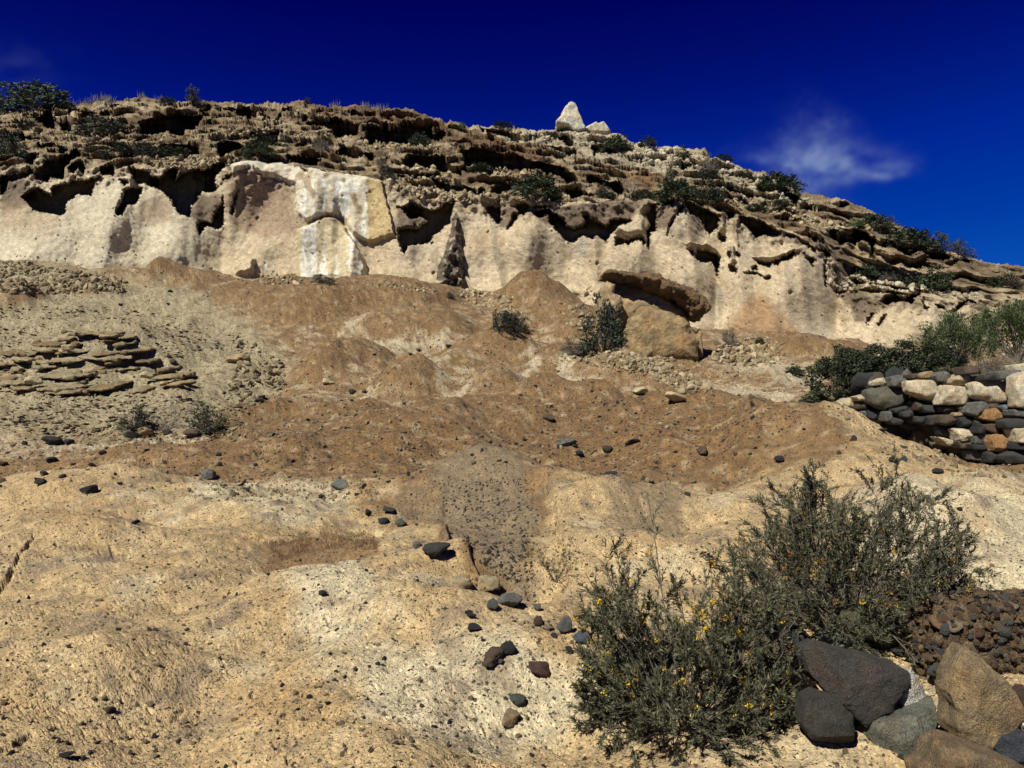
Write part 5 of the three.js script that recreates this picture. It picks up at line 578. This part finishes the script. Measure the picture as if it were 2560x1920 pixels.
function bush(x0, y0, x1, y1, kind, label, o = {}) {
  const px = (x0 + x1) / 2, s = o.zd ? at(px, y1, o.zd) : (o.ground ? groundHit(px, y1) : surfaceAt(px, y1)); if (!s) { console.log('no place', label); return; }
  const D = Math.hypot(s.x, s.z), w = (x1 - x0) / F * D * (D > 25 ? .95 : 1.04), h = (y1 - y0) / F * D * (D > 25 ? .98 : 1.08), i = bushN++, g = grp(o.name ?? 'bush', s.clone().add(new THREE.Vector3(0, -.04 * h, 0))), m = models[kind][i % 3];
  tag(g, label, o.cat ?? 'bush', o.group); mesh('branches', m[0], woods[kind], g); mesh('foliage', m[1], leafM, g); g.scale.set(w, h, Math.min(w, 2.6)); g.rotation.y = (i * 2.4) % 6.28; if (Math.abs(w / h) > 1.5) g.rotation.y = i % 2 ? .2 : 3.3; return g;
}
[[18, 213, 163, 274, 'dense', 'big round bush on the left end of the skyline'], [-20, 235, 12, 280, 'dark', 'bush cut off by the left edge on the skyline'], [200, 293, 320, 340, 'dark', 'dark bush with pale twigs in front of an upper left cave'], [46, 308, 100, 326, 'dark', 'low dark bush under the cave at upper left'], [0, 345, 60, 398, 'dark', 'dark bush at the left edge below the upper terrace'], [219, 343, 247, 360, 'sparse', 'tiny grey green bush on the upper left terrace'], [211, 364, 248, 380, 'dense', 'small green bush just below the tiny one on the left terrace'], [262, 366, 350, 398, 'dark', 'dark bush in the long shaded hollow, left one'], [345, 364, 410, 396, 'dark', 'dark bush in the long shaded hollow, middle one'], [402, 363, 472, 394, 'dense', 'dark green bush in the long shaded hollow, right one'], [462, 208, 506, 260, 'sparse', 'thin wispy shrub standing up from the left skyline'], [400, 245, 440, 268, 'dark', 'low bush behind the flat topped rock on the skyline'], [754, 240, 780, 260, 'sparse', 'small blue green shrub on the skyline above the streaked slab'], [611, 366, 682, 404, 'dense', 'round olive bush just above the white streaked slab'], [778, 327, 834, 380, 'grey', 'grey green bush left of the high cave'], [625, 337, 704, 364, 'dark', 'dark bush in the hollow above the round olive bush'], [1025, 330, 1078, 364, 'dark', 'dark bush inside the high cave'], [1138, 308, 1168, 326, 'green', 'yellow green tuft on the ridge right of the rusty cap'], [947, 419, 991, 458, 'dark', 'dark bush at the top corner of the yellow slab'], [935, 398, 969, 424, 'grey', 'dry grey bush above the yellow slab'], [1162, 411, 1238, 434, 'dense', 'flat green bush at the mouth of the middle cave'], [1230, 306, 1288, 321, 'dark', 'low bush on the skyline left of the pointed rock'], [1282, 437, 1400, 502, 'dense', 'large green dome shaped bush on the middle ledge'], [1377, 317, 1415, 337, 'dark', 'dark bush at the foot of the pointed white rock'], [1498, 335, 1574, 376, 'dense', 'green bush right of the slanting white block'], [1596, 341, 1642, 366, 'dark', 'bush on the skyline right of the white blocks'], [1343, 381, 1381, 398, 'sparse', 'small bush on the rusty ledge below the pointed rock'], [1488, 468, 1530, 500, 'dark', 'dark bush in the shaded hollow beside the bare tree'], [1576, 480, 1640, 500, 'dark', 'low dark bush behind the bare tree'], [1640, 452, 1740, 510, 'dense', 'broad olive bush on the cliff top, left half'], [1725, 456, 1813, 510, 'dark', 'broad olive bush on the cliff top, right half'], [1888, 435, 1996, 481, 'dense', 'wide bush spilling over the right skyline'], [1750, 398, 1800, 450, 'grey', 'dark grey dry bush below the right skyline knoll'], [1685, 370, 1727, 402, 'dark', 'bush on the pale knoll at the right skyline'], [1660, 392, 1688, 438, 'sparse', 'upright dark bush on the pale slope'], [1783, 387, 1829, 404, 'dark', 'low bush behind the right skyline knoll'], [1845, 426, 1884, 448, 'dark', 'small bush left of the wide skyline bush'], [1860, 509, 1914, 528, 'dense', 'flat bush on the ledge above the right caves'], [1936, 503, 1970, 524, 'dark', 'small round bush above the right caves'], [1740, 425, 1800, 455, 'dark', 'low dark bush at the base of the dry grey one'], [2110, 545, 2165, 570, 'green', 'bright green bush on the right slope'], [2150, 535, 2215, 575, 'dark', 'dark bush next to the bright green one on the right slope'], [2200, 540, 2248, 572, 'sparse', 'wispy bush on the right skyline above the gap'], [2223, 574, 2322, 622, 'dense', 'broad bush below the right skyline'], [2310, 576, 2385, 634, 'sparse', 'tall open bush on the right skyline'], [2370, 596, 2436, 646, 'sparse', 'last open bush down the right skyline'], [2066, 640, 2113, 692, 'sparse', 'branchy bush at the end of the right cliff'], [2139, 669, 2191, 698, 'dense', 'blue green bush on the white rubble ledge'], [2190, 658, 2248, 702, 'grey', 'grey leafless bush on the white rubble ledge'], [2240, 685, 2310, 712, 'dark', 'dark bush on the white rubble ledge, middle'], [2292, 676, 2380, 729, 'dense', 'largest bush on the white rubble ledge'], [2458, 690, 2500, 712, 'dense', 'green bush near the right edge above the tree'], [2495, 672, 2570, 720, 'sparse', 'open bush at the right edge above the tree'],
  [1225, 765, 1300, 828, 'dark', 'dark bush on the brown mound below the pinnacle'], [1262, 770, 1332, 826, 'sparse', 'bare branched bush beside the dark one on the mound'], [1455, 760, 1560, 882, 'dark', 'dark green bush in front of the overhanging rock'], [1385, 836, 1476, 886, 'grey', 'rounded grey bush in the gully'], [1800, 805, 1845, 862, 'grey', 'dry grey bush at the cliff foot right of the overhanging rock'], [1888, 845, 1911, 861, 'dense', 'tiny bush at the cliff foot'], [1965, 914, 2010, 936, 'dense', 'small green cushion on the slope left of the wall'], [298, 1015, 385, 1075, 'sparse', 'green shrub of the pair on the pale slope'], [380, 1000, 460, 1078, 'bare', 'leafless shrub between the pair on the pale slope'], [472, 998, 566, 1080, 'sparse', 'twiggy dark shrub right of the pair on the pale slope'], [772, 676, 850, 706, 'grey', 'grey bush at the foot of the streaked slab'], [1112, 722, 1142, 746, 'sparse', 'small bush at the foot of the dark pinnacle'], [1405, 705, 1470, 745, 'bare', 'dead dark branches beside the brown dome']].forEach(([a, b, c, d, k, l]) => bush(a, b, c, d, k, l));
// --- behind the dry stone wall
bush(2030, 882, 2200, 1012, 'fine', 'dense dark green bush spreading left of the wall', { zd: 14.2 });
bush(2120, 876, 2335, 990, 'fine', 'dense dark bush behind the left end of the wall', { zd: 14.0 });
bush(2300, 880, 2400, 960, 'fine', 'dark low bush below the small tree', { zd: 13.6 });
bush(2415, 850, 2520, 960, 'twig', 'grey leafless shrub right of the small tree trunk', { zd: 13.6 });
bush(2480, 850, 2610, 960, 'twig', 'grey leafless shrub at the right edge behind the wall', { zd: 13.4 });
function smallTree(label, px, base, crown, zd, seed, n) {   // trunk, limbs and a crown of fine leaf sprays
  const R = rng(seed), s = at(px, base, zd), g = grp('small_tree', s), T = new Tri(), L = new Tri(), [x0, y0, x1, y1] = crown, k = zd / F, c = new THREE.Vector3(((x0 + x1) / 2 - px) * k, (base - (y0 + y1) / 2) * k, 0), rx = (x1 - x0) / 2 * k, ry = (y1 - y0) / 2 * k, side = new THREE.Vector3(), fork = new THREE.Vector3(.02, (base - y1) * k * .55, 0); tag(g, label, 'tree');
  T.prism(new THREE.Vector3(0, -.2, 0), new THREE.Vector3(.01, fork.y * .5, 0), .035, .03); T.prism(new THREE.Vector3(.01, fork.y * .5, 0), fork, .03, .026);
  for (let i = 0; i < 26; i++) { const a = R() * 6.283, e = Math.acos(R() * 1.5 - .5), q = c.clone().add(new THREE.Vector3(Math.sin(e) * Math.cos(a) * rx * .85, Math.cos(e) * ry * .85, Math.sin(e) * Math.sin(a) * rx * .85)), m = fork.clone().lerp(q, .5).add(rnd(R, .06)); T.prism(fork, m, .014, .009); T.prism(m, q, .009, .004);
    for (let j = 0; j < 9; j++) { const t = m.clone().lerp(q, .3 + R() * .8).add(rnd(R, .16)); T.prism(m.clone().lerp(q, R()), t, .004, .002); for (let l = 0; l < n; l++) { const p = t.clone().add(rnd(R, .075)), d = new THREE.Vector3(p.x - c.x, (p.y - c.y) + .5, p.z - c.z).normalize().add(rnd(R, .7)).normalize(); side.crossVectors(d, rnd(R)).normalize(); L.leaf(p, d, side, 0.045 + R() * .03, .011 + R() * .008, shade(R, [[66, 84, 30], [48, 64, 24], [88, 104, 40]][Math.floor(R() * 3)])); } } }
  mesh('trunk', T.geo(), palewoodM, g); mesh('crown', L.geo(), leafM, g);
}
smallTree('small tree with pale trunk and round light green crown behind the wall', 2394, 935, [2316, 788, 2480, 905], 13.7, 71, 40);
smallTree('bright green tree crown at the right edge behind the wall', 2545, 935, [2450, 752, 2640, 890], 13.9, 73, 52);
// --- bare tree on the ledge
{ const s = cliffAt(1577, 499).p, g = grp('bare_tree', s.clone()), R = rng(91), T = new Tri(), tips = []; tag(g, 'bare grey tree standing on the middle ledge', 'tree'); grow(T, tips, new THREE.Vector3(0, -.1, 0), new THREE.Vector3(.02, 1, 0), .42, .05, 0, R, { levels: 0, segs: 2, wob: .03, up: .1, taper: .9, kids: 0, pk: 0, split: 0, shrink: 0 }); for (let i = 0; i < 9; i++) grow(T, tips, new THREE.Vector3(0, .3, 0), new THREE.Vector3((R() - .5) * 1.8, .8, (R() - .5)).normalize(), .5, .035, 2, R, { levels: 2, segs: 2, wob: .18, up: .1, taper: .8, kids: 2, pk: .6, split: .6, shrink: .45, min: .012 }); mesh('trunk', T.geo(), palewoodM, g); }
// --- dry grass on the skyline
[[175, 258], [207, 262], [228, 260], [244, 254], [262, 254], [276, 254], [352, 244], [398, 252], [836, 266], [915, 266], [940, 268], [960, 270]].forEach(([px, r], i) => { const s = cliffAt(px, r + 3).p, R = rng(700 + i), L = new Tri(), g = grp('grass_tuft', s.clone()); tag(g, 'dry pale grass tuft on the left skyline', 'grass', 'dry grass tufts on the skyline'); const sd = new THREE.Vector3(); for (let k = 0; k < 46; k++) { const d = new THREE.Vector3((R() - .5) * .6, 1, (R() - .5) * .6).normalize(); sd.crossVectors(d, rnd(R)).normalize(); L.leaf(new THREE.Vector3((R() - .5) * .7, -.1, (R() - .5) * .5), d, sd, .35 + R() * .5, .03, shade(R, [150, 140, 108])); } mesh('blades', L.geo(), leafM, g); });
// --- brown dry grass on the little bank
{ const R = rng(811), L = new Tri(), sd = new THREE.Vector3(), P = pts('660,1362,760,1332,930,1332,945,1378,800,1376,700,1402'); let n = 0; const c = groundHit(800, 1375); for (let t = 0; t < 9000 && n < 2600; t++) { const q = inPoly(P, R); if (!q) continue; const p = groundHit(q[0], q[1]); if (!p || n2(p.x * 4, p.z * 6) < R() - .75) continue; const d = new THREE.Vector3((R() - .5) * .8, 1, (R() - .5) * .8).normalize(); sd.crossVectors(d, rnd(R)).normalize(); L.leaf(p.sub(c), d, sd, .02 + R() * .03, .003, shade(R, [128, 96, 58])); n++; } const g = grp('dry_grass', c); tag(g, 'short brown dry grass covering the small bank', 'grass', null, 'stuff'); mesh('blades', L.geo(), leafM, g); }
{ let t = 0; scene.traverse(o => { if (o.isMesh && !o.isInstancedMesh) t += (o.geometry.index ? o.geometry.index.count : o.geometry.attributes.position.count) / 3; }); console.log('triangles', Math.round(t)); }
renderer.render(scene, camera);
